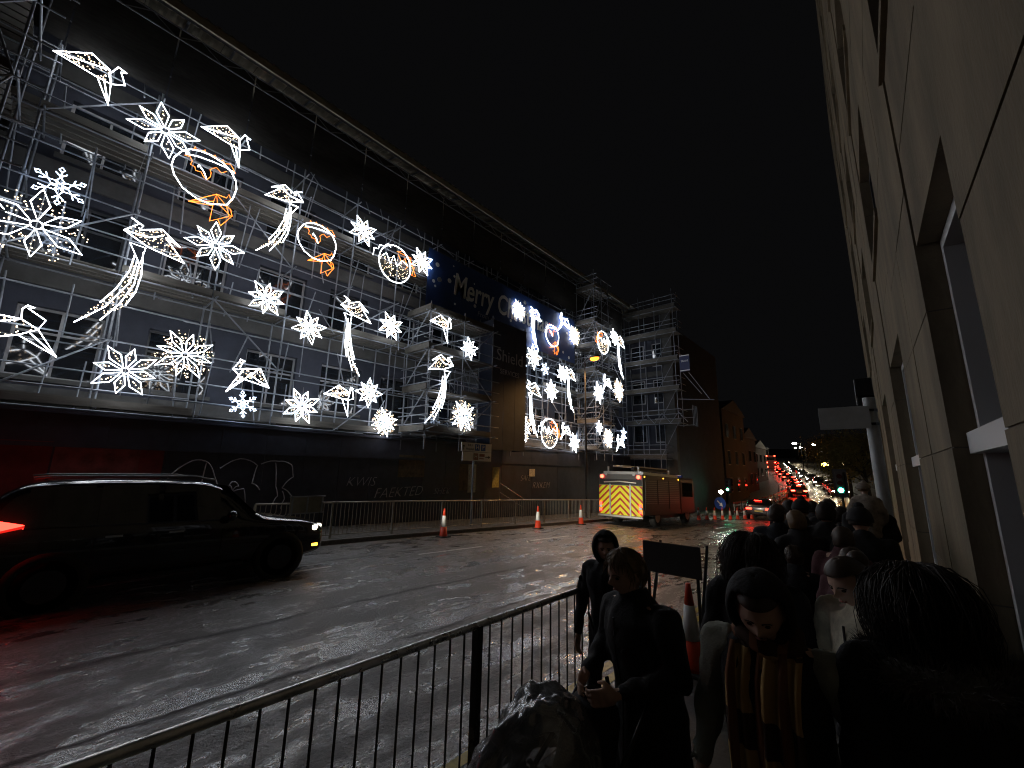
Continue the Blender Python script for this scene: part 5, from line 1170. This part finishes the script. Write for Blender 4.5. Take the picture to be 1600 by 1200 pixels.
MB().tube([(.09*cos(a), .10+.10*sin(a), 1.37+.03*sin(a*2)) for a in [2*pi*k/14 for k in range(14)]], .04, 8, True).build('scarf', scm, sp, True)
# person in cream fleece reading a phone
fl_ = person('person in cream fleece with tied-back hair reading a lit phone', -.12, 2.93, dirto(-.1,2.95)-38, 1.62, 'cream', 'black', 'brown', False, None, 2, [((.28,.06,1.06),(.10,.33,1.12)), ((-.28,.06,1.06),(-.08,.32,1.10))], 0, .45, .05, 'tied', fold=.026, coat=.46)
ph = thing('mobile_phone', 'small lit phone held by the person in cream fleece', 'phone', fl_.location + Vector((0,0,0)), fl_.rotation_euler.z)
MB().box((.0,.41,1.10),(.068,.010,.13),(-.9,0,0)).build('case', black_metal, ph, bevel=.004); MB().box((.0,.4055,1.1063),(.06,.004,.118),(-.9,0,0)).build('screen', emit('phone_screen', (.8,.9,1), 1.2), ph)
# long dark hair, fur collar, closest on the right
dp = person('person with long dark hair and grey fur collar, back turned, close on the right', .08, 2.14, 118, 1.69, 'black', 'black', 'dark', False, None, 2, None, .25, .15, .04, 'long', wide=1.12, coat=.34)
fc = MB(); rnd = random.Random(5)
for k in range(3600):
    a = rnd.uniform(0,2*pi); b_ = rnd.uniform(0,2*pi); rr = .15+.055*cos(b_); p = Vector((rr*cos(a)*1.15, .03+rr*sin(a), 1.36+.05*sin(b_))); d = Vector((cos(a)*cos(b_), sin(a)*cos(b_), sin(b_))) + Vector((rnd.gauss(0,.3),rnd.gauss(0,.3),rnd.gauss(0,.3)))
    fc.tube([p, p+d*.032], .0022, 3, False, .0005)
fc.tube([(.165*cos(a)*1.12, .03+.145*sin(a), 1.36) for a in [2*pi*k/20 for k in range(20)]], .05, 8, True)
fc.build('fur_collar', CL['fur'], dp)
# behind the cone and further along
person('person in dark coat facing the road just behind the hooded scarf wearer', -.66, 2.95, 100, 1.65, 'black', 'black', 'dark', False, None, 1, None, .4, .1, .04, 'long')
person('child in black top with a lime layer at the waist', -.76, 5.0, 95, 1.36, 'black', 'lime', 'brown', False, None, 1, None, -.2, .1, .03, coat=.44)
crowd = [(-1.05,6.1,95,1.70,'navy','jeans','brown',0,'onlooker at the kerb end of the crowd beside the red glow'),
 (-.78,5.75,120,1.66,'charcoal','black','blond',0,'fair-haired onlooker second from the kerb'),
 (-.60,6.25,80,1.76,'black','black','dark',0,'tall dark-haired onlooker in the middle of the crowd'),
 (-.42,5.35,70,1.55,'wine','black','brown',0,'onlooker in wine-coloured coat holding a bright phone'),
 (-.25,5.75,95,1.72,'black','black','dark',1,'large dark-coated onlooker in a hat next to the sign pole'),
 (-.95,7.2,90,1.74,'charcoal','black','brown',1,'onlooker in a knitted hat behind the kerb-side group'),
 (-.5,7.4,100,1.68,'black','jeans','dark',0,'onlooker partly hidden in the crowd on the near pavement'),
 (-1.25,8.2,85,1.72,'navy','black','dark',0,'onlooker partly hidden in the crowd on the near pavement'),
 (-.75,8.6,95,1.76,'black','black','brown',0,'onlooker partly hidden in the crowd on the near pavement'),
 (-1.1,9.6,80,1.7,'charcoal','black','dark',0,'onlooker partly hidden in the crowd on the near pavement'),
 (-.33,4.55,60,1.45,'wine','charcoal','brown',0,'smaller onlooker in dark wine jacket in front of the crowd')]
for x, y, fa, H, tp, lg, hr_, ht, lab in crowd:
    person(lab, x, y, fa, H, tp, lg, hr_, False, 'charcoal' if ht else None, 0, None, random.uniform(-.6,.6), .1, .03, group='onlookers on the near pavement')
# child carried high, in pale spotted coat
carr = person('person by the wall carrying a child on the shoulders', -.22, 6.9, 95, 1.72, 'black', 'black', 'dark', False, None, 0, [((.2,.12,1.55),(.10,.15,1.62)), ((-.2,.12,1.55),(-.10,.15,1.62))], 0, .1, .03, group='onlookers on the near pavement')
person('small child in pale spotted coat and hat riding on shoulders by the wall', -.22, 6.86, 95, .98, 'pale', 'charcoal', 'blond', False, 'pale', 0, None, .6, .1, .02, z=hz(6.9)+1.02)

# ------------------------------------------------------------------ pushchair under a clear rain cover
pc = thing('pushchair', 'black pushchair under a crumpled clear rain cover by the railing', 'pushchair', (-1.27, 1.74, 0), R(-112-90))
frm = mat('pushchair_frame', (.02,.02,.02), .3, .6); fab = CL['black']
for s_ in (-1,1):
    MB().tube([(s_*.22,-.42,1.02),(s_*.22,-.25,.80),(s_*.23,.35,.16)], .013, 8).build('side_frame', frm, pc, True); MB().tube([(s_*.23,-.36,.16),(s_*.22,-.02,.62)], .012, 8).build('rear_strut', frm, pc, True)
    for y, r in ((.38,.09),(-.38,.12)):
        o = MB().lathe([(r*.55,-.02),(r,-.02),(r,.02),(r*.55,.02)], 20, (0,0,0), 'x').build('wheel', tyre_m, pc, True); o.location = (s_*.25, y, r); MB().lathe([(r*.57,-.012),(r*.57,.012)], 14, (0,0,0), 'x').build('rim', rim_m, o)
MB().tube([(-.22,-.42,1.02),(-.2,-.47,1.05),(0,-.49,1.06),(.2,-.47,1.05),(.22,-.42,1.02)], .018, 10).build('handlebar', frm, pc, True)
baked(MB().cap((0,-.08,.48),(0,.22,.44),.16,.14).cap((0,-.14,.5),(0,-.24,.85),.15,.13).box((0,0,.25),(.36,.45,.16)), 'seat', fab, .02, 3, .01, 7, 3, pc)
# rain cover: crumpled clear plastic film
rc = MB(); n, m = 96, 60; vs = []; 
for j in range(m+1):
    u = j/m
    for k in range(n):
        q = 2*pi*k/n; ph_ = u*pi*.52; rr = sin(min(ph_+.02, pi/2)) if u < .97 else 1
        X = .29*rr*cos(q); Y = .05 + .40*rr*sin(q)*(1 if sin(q) > 0 else .82); Z = .38 + .64*cos(ph_) - (.0 if sin(q) < 0 else .16*rr*sin(q))
        p = Vector((X,Y,Z)); d = Vector((cos(q)*rr, sin(q)*rr, cos(ph_)))
        f1 = 1-abs(noise.noise(p*4.2))*2; f2 = 1-abs(noise.noise(p*9+Vector((3,1,0))))*2; f3 = 1-abs(noise.noise(p*19+Vector((5,0,2))))*2
        vs.append(p + d.normalized()*(.036*f1 + .022*f2 + .010*f3 - .02))
rc.add(vs, [(j*n+k, j*n+(k+1)%n, (j+1)*n+(k+1)%n, (j+1)*n+k) for j in range(m) for k in range(n)])
film = bpy.data.materials.new('clear_plastic_film'); film.use_nodes = True; nt = film.node_tree; nt.nodes.clear()
om = nt.nodes.new('ShaderNodeOutputMaterial'); tr = nt.nodes.new('ShaderNodeBsdfTransparent'); tr.inputs[0].default_value = (.82,.83,.84,1); gl = nt.nodes.new('ShaderNodeBsdfGlossy'); gl.inputs['Roughness'].default_value = .16; gl.inputs[0].default_value = (.9,.9,.9,1)
df = nt.nodes.new('ShaderNodeBsdfDiffuse'); df.inputs[0].default_value = (.5,.51,.52,1); m1 = nt.nodes.new('ShaderNodeMixShader'); m1.inputs[0].default_value = .3; m2 = nt.nodes.new('ShaderNodeMixShader'); lw = nt.nodes.new('ShaderNodeFresnel'); lw.inputs[0].default_value = 2.2
nt.links.new(tr.outputs[0], m1.inputs[1]); nt.links.new(df.outputs[0], m1.inputs[2]); nt.links.new(lw.outputs[0], m2.inputs[0]); nt.links.new(m1.outputs[0], m2.inputs[1]); nt.links.new(gl.outputs[0], m2.inputs[2]); nt.links.new(m2.outputs[0], om.inputs[0])
rc.build('rain_cover', film, pc, True)

bpy.data.scenes.remove(TMP)
